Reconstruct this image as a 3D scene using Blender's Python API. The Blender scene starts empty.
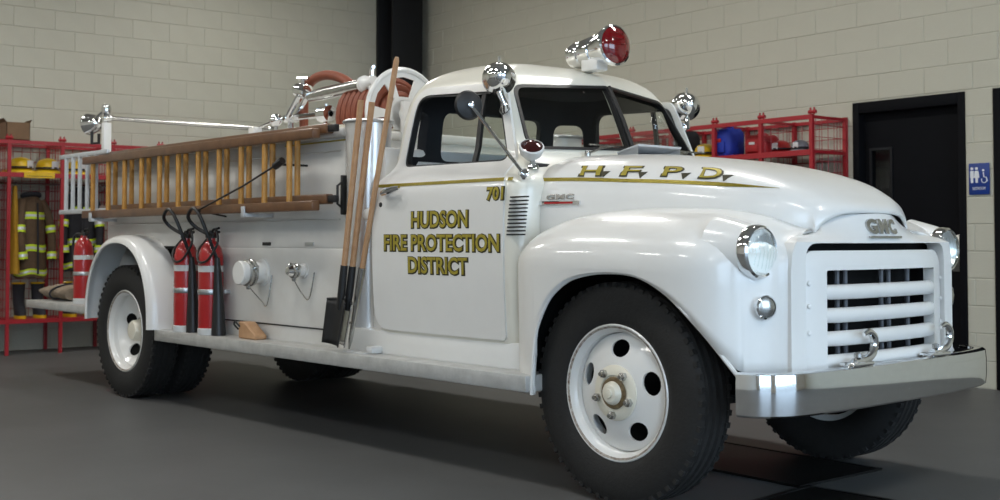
import bpy, bmesh, math, random
import numpy as np
from mathutils import Vector, Matrix, Euler
random.seed(7)
PI = math.pi
S = bpy.context.scene
C = S.collection

# ------------------------------------------------------------------ camera, world, exposure
FPX, PX, PY, PITCH, YAW = 1180.0, 500.0, 199.0, math.radians(2), math.radians(37.94)
CAM = Vector((3.75, -4.268, 1.10))
TRUCK_ROT = math.radians(4)
fh = Vector((-math.cos(YAW), math.sin(YAW), 0)); RT = Vector((fh.y, -fh.x, 0))
FW = fh * math.cos(PITCH) + Vector((0, 0, math.sin(PITCH))); UP = RT.cross(FW)
cd = bpy.data.cameras.new('camera'); cam = bpy.data.objects.new('camera', cd); C.objects.link(cam)
cam.matrix_world = Matrix(((RT.x, UP.x, -FW.x, CAM.x), (RT.y, UP.y, -FW.y, CAM.y), (RT.z, UP.z, -FW.z, CAM.z), (0, 0, 0, 1)))
cd.sensor_width = 36; cd.lens = FPX / 1000 * 36; cd.shift_y = -(250 - PY) / 1000; cd.clip_start = .05
cd.dof.use_dof = True; cd.dof.focus_distance = 5.6; cd.dof.aperture_fstop = 3.6
S.camera = cam
w = bpy.data.worlds.new('world'); S.world = w; w.use_nodes = True
bg = w.node_tree.nodes['Background']; bg.inputs[0].default_value = (.60, .79, 1.0, 1); bg.inputs[1].default_value = 5.4
S.view_settings.view_transform = 'Standard'; S.view_settings.look = 'None'
S.view_settings.gamma = 1; S.view_settings.use_curve_mapping = False
S.view_settings.exposure = 0.0
LAMP_W = 40.0

def ray(u, v):
    return (FW + RT * ((u - PX) / FPX) - UP * ((v - PY) / FPX)).normalized()
RZ = Matrix.Rotation(TRUCK_ROT, 4, 'Z'); RZi = RZ.inverted()
def hit(u, v, plane, val, truck=True):
    """photo pixel -> point on a plane of the truck (or of the room)"""
    o, d = CAM, ray(u, v)
    if truck: o, d = RZi @ o, RZi @ d
    i = 'xyz'.index(plane); return o + d * ((val - o[i]) / d[i])
def project(p):
    d = Vector(p) - CAM; z = d.dot(FW)
    if z < .1: return None
    return PX + FPX * d.dot(RT) / z, PY - FPX * d.dot(UP) / z, z

# ------------------------------------------------------------------ materials
M = {}
def mat(name, col, rough=.5, metal=0, coat=0, noise=0, nscale=8, bump=0, bscale=60, col2=None, spec=.5, emit=None, trans=0):
    m = bpy.data.materials.new(name); m.use_nodes = True; nt = m.node_tree; b = nt.nodes['Principled BSDF']
    b.inputs['Base Color'].default_value = (*col, 1); b.inputs['Roughness'].default_value = rough
    b.inputs['Metallic'].default_value = metal; b.inputs['Coat Weight'].default_value = coat; b.inputs['Coat Roughness'].default_value = .06
    b.inputs['Specular IOR Level'].default_value = spec
    if trans: b.inputs['Transmission Weight'].default_value = trans
    if emit: b.inputs['Emission Color'].default_value = (*emit[:3], 1); b.inputs['Emission Strength'].default_value = emit[3]
    tc = nt.nodes.new('ShaderNodeTexCoord')
    if noise or col2:
        n = nt.nodes.new('ShaderNodeTexNoise'); n.inputs['Scale'].default_value = nscale; n.inputs['Detail'].default_value = 6; n.inputs['Roughness'].default_value = .65
        nt.links.new(tc.outputs['Object'], n.inputs['Vector'])
        r = nt.nodes.new('ShaderNodeValToRGB'); r.color_ramp.elements[0].position = .3; r.color_ramp.elements[1].position = .7
        c2 = col2 or tuple(c * (1 - noise) for c in col)
        r.color_ramp.elements[0].color = (*c2, 1); r.color_ramp.elements[1].color = (*col, 1)
        nt.links.new(n.outputs['Fac'], r.inputs['Fac']); nt.links.new(r.outputs['Color'], b.inputs['Base Color'])
    if bump:
        n2 = nt.nodes.new('ShaderNodeTexNoise'); n2.inputs['Scale'].default_value = bscale; n2.inputs['Detail'].default_value = 3
        nt.links.new(tc.outputs['Object'], n2.inputs['Vector'])
        bp = nt.nodes.new('ShaderNodeBump'); bp.inputs['Strength'].default_value = bump; bp.inputs['Distance'].default_value = .01
        nt.links.new(n2.outputs['Fac'], bp.inputs['Height']); nt.links.new(bp.outputs['Normal'], b.inputs['Normal'])
    M[name] = m; return m
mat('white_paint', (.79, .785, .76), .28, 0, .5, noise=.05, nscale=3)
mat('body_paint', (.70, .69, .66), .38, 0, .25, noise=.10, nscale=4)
mat('cab_paint', (.79, .77, .68), .28, 0, .5, noise=.05, nscale=3)
mat('cream_paint', (.78, .74, .62), .3, 0, .4, noise=.05)
mat('chrome', (.86, .87, .88), .07, 1, noise=.06, nscale=20)
mat('dull_chrome', (.62, .62, .60), .24, 1, noise=.3, nscale=25)
mat('aluminium', (.62, .64, .66), .36, 1, noise=.15, nscale=15)
mat('alu_paint', (.62, .65, .68), .4, .3, noise=.12)
mat('rubber', (.009, .0088, .0085), .75, noise=.35, nscale=30, bump=.2, bscale=90, col2=(.014, .0135, .013))
mat('black_plastic', (.012, .012, .013), .4)
mat('black_metal', (.015, .015, .016), .45, noise=.3)
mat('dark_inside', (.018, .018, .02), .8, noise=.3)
mat('chassis', (.010, .010, .010), .8, noise=.4, spec=.2)
mat('gold', (.48, .39, .05), .38, .35, noise=.25, nscale=40)
mat('gold_edge', (.035, .030, .010), .55)
mat('wood', (.56, .29, .06), .42, 0, .25, col2=(.42, .20, .04), nscale=14)
mat('wood_rail', (.165, .078, .034), .4, 0, .3, col2=(.10, .044, .018), nscale=12)
mat('wood_handle', (.50, .30, .16), .5, col2=(.40, .22, .11), nscale=18)
mat('red_paint', (.42, .012, .014), .3, 0, .4, noise=.15)
mat('rack_red', (.36, .014, .022), .42, 0, .1, noise=.15)
mat('red_lens', (.17, .002, .005), .12, 0, .8, spec=.7)
mat('dark_lens', (.035, .003, .003), .1, 0, .8)
mat('hose_rubber', (.27, .07, .033), .55, noise=.25, nscale=20)
mat('wall_paint', (.50, .485, .40), .55, noise=.06, nscale=2.5, bump=.12, bscale=70)
mat('mortar', (.47, .455, .375), .7, noise=.08)
mat('wall_plain', (.52, .505, .46), .7, noise=.05, nscale=2)
mat('floor_paint', (.112, .114, .113), .48, noise=.16, nscale=1.6, bump=.03, bscale=30, spec=.3)
mat('mat_rubber', (.006, .006, .006), .5, noise=.3, spec=.3)
mat('door_dark', (.003, .0035, .005), .7, spec=.12)
mat('steel_dark', (.009, .010, .012), .6, noise=.2, spec=.3)
mat('ceiling_paint', (.48, .48, .47), .8, noise=.05)
mat('sign_blue', (.005, .035, .22), .4)
mat('sign_white', (.75, .76, .78), .5)
mat('yellow', (.72, .46, .01), .35, 0, .3, noise=.1)
mat('lime', (.55, .72, .02), .5, noise=.1)
mat('silver_tape', (.62, .64, .66), .3, .4)
mat('coat_brown', (.105, .062, .032), .85, noise=.35, nscale=12, bump=.4, bscale=25)
mat('coat_black', (.018, .018, .024), .85, noise=.35, nscale=12, bump=.4, bscale=25)
mat('canvas', (.27, .21, .15), .9, noise=.3, nscale=15, bump=.4, bscale=30)
mat('cardboard', (.20, .12, .065), .85, noise=.2)
mat('blue_cloth', (.006, .03, .34), .6, noise=.25, nscale=10, bump=.3, bscale=25)
mat('red_cloth', (.36, .012, .016), .7, noise=.25, nscale=10, bump=.3, bscale=25)
mat('grey_cloth', (.25, .25, .27), .8, noise=.25, nscale=10)
mat('asphalt', (.16, .16, .155), .85, noise=.15)
mat('tag_white', (.62, .63, .63), .45, noise=.08)
mat('lens_glass', (.86, .88, .90), .05, 0, 1, trans=.85)
mat('reflector', (.92, .93, .95), .30, .85)
mat('lamp_glow', (1, 1, 1), .5, emit=(1, .97, .90, 9.0))
mat('steel_grey', (.13, .135, .15), .5, .3)
mat('rust', (.10, .05, .025), .8, noise=.6, nscale=60, col2=(.55, .52, .46))
mat('bright_alu', (.80, .80, .80), .24, .55, noise=.06, nscale=6)
mat('ochre_cloth', (.45, .24, .012), .8, noise=.35, nscale=9, bump=.3, bscale=20)
mat('grease', (.075, .045, .018), .7, noise=.5, nscale=60, col2=(.25, .18, .09))
mat('plate', (.60, .60, .58), .42, .35, noise=.25, nscale=12)
def glass_mat(name, tint, gloss):
    m = bpy.data.materials.new(name); m.use_nodes = True; nt = m.node_tree; nt.nodes.clear()
    o = nt.nodes.new('ShaderNodeOutputMaterial'); t = nt.nodes.new('ShaderNodeBsdfTransparent'); g = nt.nodes.new('ShaderNodeBsdfGlossy')
    t.inputs[0].default_value = (*tint, 1); g.inputs['Roughness'].default_value = .02
    f = nt.nodes.new('ShaderNodeFresnel'); f.inputs[0].default_value = gloss; x = nt.nodes.new('ShaderNodeMixShader')
    ge = nt.nodes.new('ShaderNodeNewGeometry'); sb = nt.nodes.new('ShaderNodeMath'); sb.operation = 'SUBTRACT'; sb.inputs[0].default_value = 1; nt.links.new(ge.outputs['Backfacing'], sb.inputs[1]); mu = nt.nodes.new('ShaderNodeMath'); mu.operation = 'MULTIPLY'; nt.links.new(f.outputs[0], mu.inputs[0]); nt.links.new(sb.outputs[0], mu.inputs[1])
    nt.links.new(mu.outputs[0], x.inputs[0]); nt.links.new(t.outputs[0], x.inputs[1]); nt.links.new(g.outputs[0], x.inputs[2]); nt.links.new(x.outputs[0], o.inputs[0]); M[name] = m
glass_mat('glass', (.95, .97, .96), 1.45)
glass_mat('windshield_glass', (.93, .95, .94), 1.5)
# diamond plate: fine relief only
m = M['plate']; nt = m.node_tree; tc = nt.nodes.new('ShaderNodeTexCoord'); mp = nt.nodes.new('ShaderNodeMapping'); mp.inputs['Rotation'].default_value = (0, 0, PI / 4)
ck = nt.nodes.new('ShaderNodeTexChecker'); ck.inputs['Scale'].default_value = 62; bp = nt.nodes.new('ShaderNodeBump'); bp.inputs['Strength'].default_value = .7; bp.inputs['Distance'].default_value = .006
nt.links.new(tc.outputs['Object'], mp.inputs['Vector']); nt.links.new(mp.outputs['Vector'], ck.inputs['Vector']); nt.links.new(ck.outputs['Fac'], bp.inputs['Height']); nt.links.new(bp.outputs['Normal'], nt.nodes['Principled BSDF'].inputs['Normal'])

# ------------------------------------------------------------------ mesh helpers
def link(name, bm, material, parent=None, smooth=35, off=None):
    me = bpy.data.meshes.new(name)
    bmesh.ops.recalc_face_normals(bm, faces=bm.faces)
    if off is not None: bmesh.ops.translate(bm, verts=bm.verts, vec=-Vector(off))
    bm.to_mesh(me); bm.free()
    if smooth:
        me.shade_smooth()
        try: me.set_sharp_from_angle(angle=math.radians(smooth))
        except Exception: pass
    o = bpy.data.objects.new(name, me); C.objects.link(o)
    ms = material if isinstance(material, (list, tuple)) else [material]
    for k in ms: me.materials.append(M[k])
    if parent is not None: o.parent = parent
    return o
def tag(o, label, cat, group=None):
    o['label'] = label; o['category'] = cat
    if group: o['group'] = group
    return o
def thing(name, label, cat, loc=(0, 0, 0), rz=0, group=None):
    o = bpy.data.objects.new(name, None); o.empty_display_size = .1; C.objects.link(o)
    o.location = loc; o.rotation_euler = (0, 0, rz); return tag(o, label, cat, group)
def tthing(name, label, cat, p, group=None):
    """a thing standing on the truck: p in truck coordinates; parts are built around p"""
    return thing(name, label, cat, RZ @ Vector(p), TRUCK_ROT, group)
def struct(o): o['kind'] = 'structure'; return o
def copy_tree(o, parent=None):
    c = o.copy(); C.objects.link(c); c.parent = parent
    for ch in list(o.children): copy_tree(ch, c)
    return c
def nb(): return bmesh.new()
def box(bm, x0, x1, y0, y1, z0, z1, bev=0, seg=2):
    r = bmesh.ops.create_cube(bm, size=1); vs = r['verts']
    for v in vs: v.co = Vector(((x0 + x1) / 2 + v.co.x * (x1 - x0), (y0 + y1) / 2 + v.co.y * (y1 - y0), (z0 + z1) / 2 + v.co.z * (z1 - z0)))
    if bev:
        es = set(e for v in vs for e in v.link_edges)
        r2 = bmesh.ops.bevel(bm, geom=list(es), offset=bev, segments=seg, affect='EDGES', profile=.5)
        return r2['verts']
    return vs
def frame_for(d):
    d = d.normalized(); u = Vector((0, 0, 1)) if abs(d.z) < .9 else Vector((1, 0, 0))
    a = d.cross(u).normalized(); return a, d.cross(a).normalized()
def tube(bm, pts, r, n=10, cap=True, closed=False):
    pts = [Vector(p) for p in pts]; N = len(pts); rr = r if isinstance(r, (list, tuple)) else [r] * N; rings = []
    a = None
    for i, p in enumerate(pts):
        if closed: d = pts[(i + 1) % N] - pts[i - 1]
        else: d = pts[min(i + 1, N - 1)] - pts[max(i - 1, 0)]
        d = d.normalized()
        if a is None: a, b = frame_for(d)
        else:
            a = (a - d * a.dot(d))
            if a.length < 1e-5: a, b = frame_for(d)
            a = a.normalized(); b = d.cross(a)
        rings.append([bm.verts.new(p + (a * math.cos(t) + b * math.sin(t)) * rr[i]) for t in [2 * PI * k / n for k in range(n)]])
    for i in range(N if closed else N - 1):
        A, B = rings[i], rings[(i + 1) % N]
        for k in range(n): bm.faces.new((A[k], A[(k + 1) % n], B[(k + 1) % n], B[k]))
    if cap and not closed: bm.faces.new(rings[0]); bm.faces.new(rings[-1])
    return rings
def lathe(bm, prof, c=(0, 0, 0), ax=(0, 0, 1), n=24, close=False):
    """prof: list of (radius, distance along the axis)"""
    ax = Vector(ax).normalized(); a, b = frame_for(ax); c = Vector(c); rings = []
    for r, h in prof:
        if r < 1e-6: rings.append([bm.verts.new(c + ax * h)])
        else: rings.append([bm.verts.new(c + ax * h + (a * math.cos(2 * PI * k / n) + b * math.sin(2 * PI * k / n)) * r) for k in range(n)])
    L = len(rings)
    for i in range(L if close else L - 1):
        A, B = rings[i], rings[(i + 1) % L]
        for k in range(n):
            k2 = (k + 1) % n
            if len(A) == 1 and len(B) == 1: continue
            if len(A) == 1: bm.faces.new((A[0], B[k2], B[k]))
            elif len(B) == 1: bm.faces.new((A[k], A[k2], B[0]))
            else: bm.faces.new((A[k], A[k2], B[k2], B[k]))
def loft(bm, rings, closed=True, cap=True):
    V = [[bm.verts.new(p) for p in r] for r in rings]; n = len(V[0])
    for A, B in zip(V[:-1], V[1:]):
        for k in range(n if closed else n - 1): bm.faces.new((A[k], A[(k + 1) % n], B[(k + 1) % n], B[k]))
    if cap and closed: bm.faces.new(V[0]); bm.faces.new(V[-1])
    return V
def smooth_path(pts, n):
    """Catmull-Rom through the points, n samples per span"""
    P = [Vector(p) for p in pts]; out = []
    for i in range(len(P) - 1):
        p0, p1, p2, p3 = P[max(i - 1, 0)], P[i], P[i + 1], P[min(i + 2, len(P) - 1)]
        for k in range(n):
            t = k / n; out.append(.5 * ((2 * p1) + (p2 - p0) * t + (2 * p0 - 5 * p1 + 4 * p2 - p3) * t * t + (3 * p1 - p0 - 3 * p2 + p3) * t ** 3))
    out.append(P[-1]); return out
def interp(x, tab):
    """smooth monotone interpolation in a table of (x, y)"""
    if x <= tab[0][0]: return tab[0][1]
    if x >= tab[-1][0]: return tab[-1][1]
    xs = [t[0] for t in tab]; ys = [t[1] for t in tab]; n = len(xs)
    i = max(k for k in range(n - 1) if xs[k] <= x)
    d = [(ys[k + 1] - ys[k]) / (xs[k + 1] - xs[k]) for k in range(n - 1)]
    def m(k):
        if k == 0: return d[0]
        if k == n - 1: return d[-1]
        return 0 if d[k - 1] * d[k] <= 0 else 2 * d[k - 1] * d[k] / (d[k - 1] + d[k])
    h = xs[i + 1] - xs[i]; t = (x - xs[i]) / h
    return (2 * t ** 3 - 3 * t * t + 1) * ys[i] + (t ** 3 - 2 * t * t + t) * h * m(i) + (-2 * t ** 3 + 3 * t * t) * ys[i + 1] + (t ** 3 - t * t) * h * m(i + 1)
def round_poly(pts, n=5):
    """pts: (a, b, radius) -> outline with rounded corners"""
    out = []; N = len(pts)
    for i in range(N):
        p = Vector(pts[i][:2]); r = pts[i][2] if len(pts[i]) > 2 else 0
        if r == 0: out.append(tuple(p)); continue
        u = (Vector(pts[i - 1][:2]) - p); v = (Vector(pts[(i + 1) % N][:2]) - p); lu, lv = u.length, v.length; u.normalize(); v.normalize()
        t = min(r / math.tan(u.angle(v) / 2), lu * .5, lv * .5); a, b = p + u * t, p + v * t
        for k in range(n + 1):
            s = k / n; out.append(tuple((1 - s) ** 2 * a + 2 * s * (1 - s) * p + s * s * b))
    return out
def panel(name, outline, holes, fn, material, parent, thick, cutsa=(), cutsb=(), smooth=35, off=None):
    """flat outline with holes, cut by lines a = const / b = const, then mapped by fn(a, b) and thickened along fn's third argument"""
    bm = nb(); edges = []
    for loop in [outline] + list(holes):
        vs = [bm.verts.new((p[0], p[1], 0)) for p in loop]
        for i in range(len(vs)): edges.append(bm.edges.new((vs[i], vs[(i + 1) % len(vs)])))
    bmesh.ops.triangle_fill(bm, edges=edges, use_beauty=True)
    for ax, cs in ((0, cutsa), (1, cutsb)):
        for c in cs:
            co = [0, 0, 0]; no = [0, 0, 0]; co[ax] = c; no[ax] = 1
            bmesh.ops.bisect_plane(bm, geom=bm.verts[:] + bm.edges[:] + bm.faces[:], plane_co=co, plane_no=no, dist=1e-5)
    base = [v for v in bm.verts]; flat = {v: (v.co.x, v.co.y) for v in base}
    bnd = [e for e in bm.edges if e.is_boundary]; fs = bm.faces[:]
    back = {v: bm.verts.new(fn(*flat[v], thick)) for v in base}
    for f in fs: bm.faces.new([back[v] for v in reversed(f.verts)])
    for e in bnd: bm.faces.new((e.verts[0], e.verts[1], back[e.verts[1]], back[e.verts[0]]))
    for v in base: v.co = Vector(fn(*flat[v], 0))
    return link(name, bm, material, parent, smooth, off)
def frange(a, b, s):
    n = max(1, int(round((b - a) / s))); return [a + (b - a) * i / n for i in range(n + 1)]
def mirror_y(o, name, parent):
    """the same part on the other side of the truck"""
    me = o.data.copy(); bm = nb(); bm.from_mesh(me)
    for v in bm.verts: v.co.y *= -1
    bmesh.ops.reverse_faces(bm, faces=bm.faces); bm.to_mesh(me); bm.free()
    c = bpy.data.objects.new(name, me); C.objects.link(c); c.parent = parent
    for md in o.modifiers:
        d = c.modifiers.new(md.name, md.type)
        if md.type == 'SOLIDIFY': d.thickness = md.thickness; d.offset = -md.offset
    return c
def evaluated_mesh(o):
    dg = bpy.context.evaluated_depsgraph_get(); return bpy.data.meshes.new_from_object(o.evaluated_get(dg), depsgraph=dg)
def text_verts(body, size, width=None, bold=0.0, extrude=.002, shear=0, spacing=1.0):
    cu = bpy.data.curves.new('lettering', 'FONT'); cu.body = body; cu.size = size; cu.offset = bold; cu.extrude = extrude; cu.shear = shear
    cu.space_character = spacing; cu.resolution_u = 3
    o = bpy.data.objects.new('lettering', cu); C.objects.link(o); bpy.context.view_layer.update()
    me = evaluated_mesh(o); bpy.data.objects.remove(o)
    xs = [v.co.x for v in me.vertices]; ys = [v.co.y for v in me.vertices]
    x0, x1, y0, y1 = min(xs), max(xs), min(ys), max(ys)
    for v in me.vertices:
        v.co.x = (v.co.x - x0) / (x1 - x0) * (width if width else (x1 - x0)); v.co.y = (v.co.y - y0) / (y1 - y0) * size
    return me
def lettering(name, body, h, width, fn, material, parent, bold=0, shear=0, depth=.003, off=None, spacing=1.0):
    """text laid on a surface by fn(x, y, d) with d the height above the surface"""
    me = text_verts(body, h, width, bold, .5, shear, spacing)
    for v in me.vertices: v.co = Vector(fn(v.co.x, v.co.y, depth if v.co.z > 0 else -.001)) - (Vector(off) if off else Vector())
    bm = nb(); bm.from_mesh(me); return link(name, bm, material, parent, 0)

# ------------------------------------------------------------------ room shell
XB, YR, ZC = -8.55, 3.97, 4.75          # back wall, far side wall, ceiling
XF, YL = 6.6, -8.6                      # wall with the bay doors, wall behind the camera
bm = nb(); box(bm, XB - .3, XF + .3, YL - .3, YR + .3, -.2, 0); struct(link('floor', bm, 'floor_paint', smooth=0))
bm = nb(); box(bm, XB - .3, XF + .3, YL - .3, YR + .3, ZC, ZC + .2); struct(link('ceiling', bm, 'ceiling_paint', smooth=0))
BH, BL, J = .2032, .4064, .006
DOORS = [(-2.094, -1.098), (-.874, .12)]; DOOR_H = 2.225
def block_wall(name, base_bm, a0, a1, top, to3, openings, door_h, keep):
    """painted concrete blocks in running bond; each block in view is a piece of its own"""
    wall = struct(link(name, base_bm, 'mortar', smooth=0)); cand = []
    rows = int(top / BH) + 1
    for r in range(rows):
        z0, z1 = r * BH, min((r + 1) * BH, top)
        if z1 - z0 < .03: continue
        x = a0 - (BL / 2 if r % 2 else 0)
        while x < a1:
            segs = [(max(x, a0), min(x + BL, a1))]; x += BL
            if z0 < door_h - .02:
                for d0, d1 in openings:
                    segs = [s for a, b in segs for s in ((a, min(b, d0)), (max(a, d1), b)) if s[1] - s[0] > .03]
            zt = z1
            for a, b in segs:
                if b - a < .03: continue
                q = [project(to3((a + b) / 2, 0, (z0 + zt) / 2))]
                vis = q[0] is not None and -30 < q[0][0] < 1030 and -30 < q[0][1] < 530 and keep((a + b) / 2, (z0 + zt) / 2)
                cand.append((vis, -(q[0][2] if q[0] else 99), a, b, z0, zt))
    cand.sort(key=lambda c: (c[0], c[1]), reverse=True)
    shared = {}; rest = nb()
    def shape(bm, la, lz, oa, oz):
        # face proud of the joint, arrises softened
        h, v, d, e = la / 2 - J / 2, lz / 2 - J / 2, .0045, .004
        f = [(-h, -.02, -v), (h, -.02, -v), (h, -.02, v), (-h, -.02, v)]
        g = [(-h, d - e, -v), (h, d - e, -v), (h, d - e, v), (-h, d - e, v)]
        t = [(-h + e, d, -v + e), (h - e, d, -v + e), (h - e, d, v - e), (-h + e, d, v - e)]
        V = [[bm.verts.new(to3(oa + p[0], p[1], oz + p[2])) for p in ring] for ring in (f, g, t)]
        for A, B in zip(V[:-1], V[1:]):
            for k in range(4): bm.faces.new((A[k], A[(k + 1) % 4], B[(k + 1) % 4], B[k]))
        bm.faces.new(V[2])
    n = 0; o0 = Vector(to3(0, 0, 0))
    for vis, _, a, b, z0, z1 in cand:
        ca, cz = (a + b) / 2, (z0 + z1) / 2
        if vis and n < 300:
            key = (round(b - a, 3), round(z1 - z0, 3))
            if key not in shared:
                bm = nb(); shape(bm, b - a, z1 - z0, 0, 0); bmesh.ops.translate(bm, verts=bm.verts, vec=-o0)
                bl = link('block', bm, 'wall_paint', wall, 0); shared[key] = bl.data
            else:
                bl = bpy.data.objects.new('block', shared[key]); C.objects.link(bl); bl.parent = wall
            j = random.uniform(-.0012, .0012); bl.location = Vector(to3(ca, j, cz)); n += 1
        else: shape(rest, b - a, z1 - z0, ca, cz)
    if len(rest.verts):
        o = link('blockwork', rest, 'wall_paint', wall, 0); o['kind'] = 'stuff'
    else: rest.free()
    return wall
bm = nb()
box(bm, XB - .2, DOORS[0][0], YR, YR + .2, 0, ZC); box(bm, DOORS[0][1], DOORS[1][0], YR, YR + .2, 0, ZC); box(bm, DOORS[1][1], XF + .2, YR, YR + .2, 0, ZC)
for d0, d1 in DOORS: box(bm, d0, d1, YR, YR + .2, DOOR_H, ZC)
block_wall('wall_right', bm, XB, XF, ZC, lambda a, d, z: (a, YR - d, z), DOORS, DOOR_H, lambda a, z: z > 1.5 or a > -2.7)
bm = nb(); box(bm, XB - .2, XB, YL - .2, YR, 0, ZC)
block_wall('wall_back', bm, YL, YR, ZC, lambda a, d, z: (XB + d, a, z), [], 0, lambda a, z: z > 1.6 or a < .6)
bm = nb(); box(bm, XB - .2, XF + .2, YL - .2, YL, 0, ZC); struct(link('wall_left', bm, 'wall_plain', smooth=0))
# front wall with two raised bay doors (daylight)
BAYS = [(-1.9, 2.3), (-7.4, -3.2)]
bm = nb(); box(bm, XF, XF + .2, 2.3, YR, 0, ZC); box(bm, XF, XF + .2, -3.2, -1.9, 0, ZC); box(bm, XF, XF + .2, YL, -7.4, 0, ZC)
for a, b in BAYS: box(bm, XF, XF + .2, a, b, 3.7, ZC)
struct(link('wall_front', bm, 'wall_plain', smooth=0))
bm = nb(); box(bm, XF + .2, XF + 30, -25, 25, -.25, -.03); struct(link('ground_outside', bm, 'asphalt', smooth=0))
# steel column in the corner
bm = nb()
box(bm, XB + .01, XB + .05, 3.385, YR - .16, 0, ZC, .004); box(bm, XB + .36, XB + .40, 3.385, YR - .16, 0, ZC, .004); box(bm, XB + .05, XB + .36, 3.58, 3.62, 0, ZC)
col = struct(link('trim_1', bm, 'steel_dark', smooth=30)); col.name = 'trim_1'
col['label'] = 'black steel column standing in the corner of the hall'

# doors in the block wall
def make_door(n, x0, x1, lite):
    fr = nb(); y0 = YR - .012
    for a, b, z0, z1 in ((x0, x0 + .06, 0, DOOR_H), (x1 - .06, x1, 0, DOOR_H), (x0 + .06, x1 - .06, DOOR_H - .09, DOOR_H)):
        box(fr, a + .001, b - .001, y0, YR + .18, z0, z1 - .001, .004)
    d = struct(link('door_%d' % n, fr, 'door_dark', smooth=30))
    lx0, lx1, lz0, lz1 = x0 + .13, x0 + .30, 1.10, 1.83
    def fn(a, b, t): return (a, YR + .07 + t, b)
    panel('door_leaf', [(x0 + .063, .001), (x1 - .063, .001), (x1 - .063, DOOR_H - .093), (x0 + .063, DOOR_H - .093)],
          [[(lx0, lz0), (lx1, lz0), (lx1, lz1), (lx0, lz1)]] if lite else [], fn, 'door_dark', d, .045, smooth=0)
    if lite:
        b2 = nb()
        for a, b, z0, z1 in ((lx0 - .02, lx0, lz0 - .02, lz1 + .02), (lx1, lx1 + .02, lz0 - .02, lz1 + .02), (lx0, lx1, lz0 - .02, lz0), (lx0, lx1, lz1, lz1 + .02)): box(b2, a, b, YR + .058, YR + .072, z0, z1)
        link('window_frame', b2, 'steel_dark', d, 0)
        b2 = nb(); box(b2, lx0, lx1, YR + .085, YR + .091, lz0, lz1); link('pane', b2, 'glass', d, 0)
    b2 = nb(); box(b2, x0 - .09, x1 + .09, YR + .201, YR + 1.2, 0, 2.5); link('sky_block_box', b2, 'dark_inside', d, 0)  # unseen solid dark box, added to keep sky out of the doorway
    b2 = nb(); lathe(b2, [(.0, .06), (.026, .058), (.03, .045), (.02, .03), (.012, .02), (.012, 0)], (x1 - .14, YR + .07, 1.0), (0, -1, 0), 16); link('knob', b2, 'chrome', d)
    b2 = nb(); box(b2, x1 - .19, x1 - .09, YR + .066, YR + .071, .86, 1.14, .002); link('lock_plate', b2, 'dull_chrome', d)
make_door(1, *DOORS[0], True); make_door(2, *DOORS[1], False)

# restroom sign on the pier between the doors
sg = thing('restroom_sign', 'blue restroom sign with white figures on the pier between doors', 'sign', (-.985, YR - .010, 1.44))
bm = nb(); box(bm, -.083, .083, -.008, 0, 0, .235, .004); link('sign_plate', bm, 'sign_blue', sg, 30)
def fig(cx, skirt):
    b = nb(); lathe(b, [(0, 0), (.011, 0), (.011, .003), (0, .003)], (cx, -.008, .195), (0, -1, 0), 14)
    pr = [(cx - .014, .178), (cx + .014, .178), (cx + (.022 if skirt else .014), .125), (cx + .010, .125), (cx + .009, .088), (cx - .009, .088), (cx - .010, .125), (cx - (.022 if skirt else .014), .125)]
    A = [b.verts.new((x, -.0105, z)) for x, z in pr]; B = [b.verts.new((x, -.0075, z)) for x, z in pr]; b.faces.new(A)
    for k in range(len(pr)): b.faces.new((A[k], A[(k + 1) % len(pr)], B[(k + 1) % len(pr)], B[k]))
    link('figure', b, 'sign_white', sg, 0)
fig(-.055, False); fig(-.018, True)
b = nb(); tube(b, [(.042 + .021 * math.cos(t), -.0095, .108 + .021 * math.sin(t)) for t in [math.radians(a) for a in range(150, 400, 25)]], .0035, 6)
tube(b, [(.036, -.0095, .165), (.040, -.0095, .130), (.058, -.0095, .128), (.068, -.0095, .098)], .0045, 6); lathe(b, [(0, 0), (.009, 0), (.009, .003), (0, .003)], (.035, -.008, .180), (0, -1, 0), 12)
link('wheelchair_symbol', b, 'sign_white', sg, 0)
lettering('lettering', 'RESTROOM', .022, .10, lambda x, y, d: (-.05 + x, -.008 - d, .035 + y), 'sign_white', sg, depth=.0015)

# ceiling lights
for ix, x in enumerate((-6.4, -3.3, -.5, 3.6)):
    for iy, y in enumerate((-6.2, -2.6, 1.2)):
        t = thing('ceiling_light', 'long white tube light hanging under the ceiling', 'light', (x, y, ZC - .32), 0, 'tube lights under the ceiling')
        bm = nb(); box(bm, -.62, .62, -.16, .16, .05, .11, .01); link('housing', bm, 'sign_white', t, 30)
        for k in (-1, 1):
            bm = nb(); tube(bm, [(-.58, k * .08, .03), (.58, k * .08, .03)], .019, 10); link('tube', bm, 'lamp_glow', t)
            bm = nb(); tube(bm, [(k * .5, 0, .11), (k * .5, 0, .32)], .006, 6); link('hanger', bm, 'dull_chrome', t)
        L = bpy.data.lights.new('tube_light', 'AREA'); L.shape = 'RECTANGLE'; L.size = 1.2; L.size_y = .3; L.energy = LAMP_W; L.color = (1, .975, .925)
        lo = bpy.data.objects.new('tube_light', L); C.objects.link(lo); lo.parent = t; lo.location = (0, 0, -.005)

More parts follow.
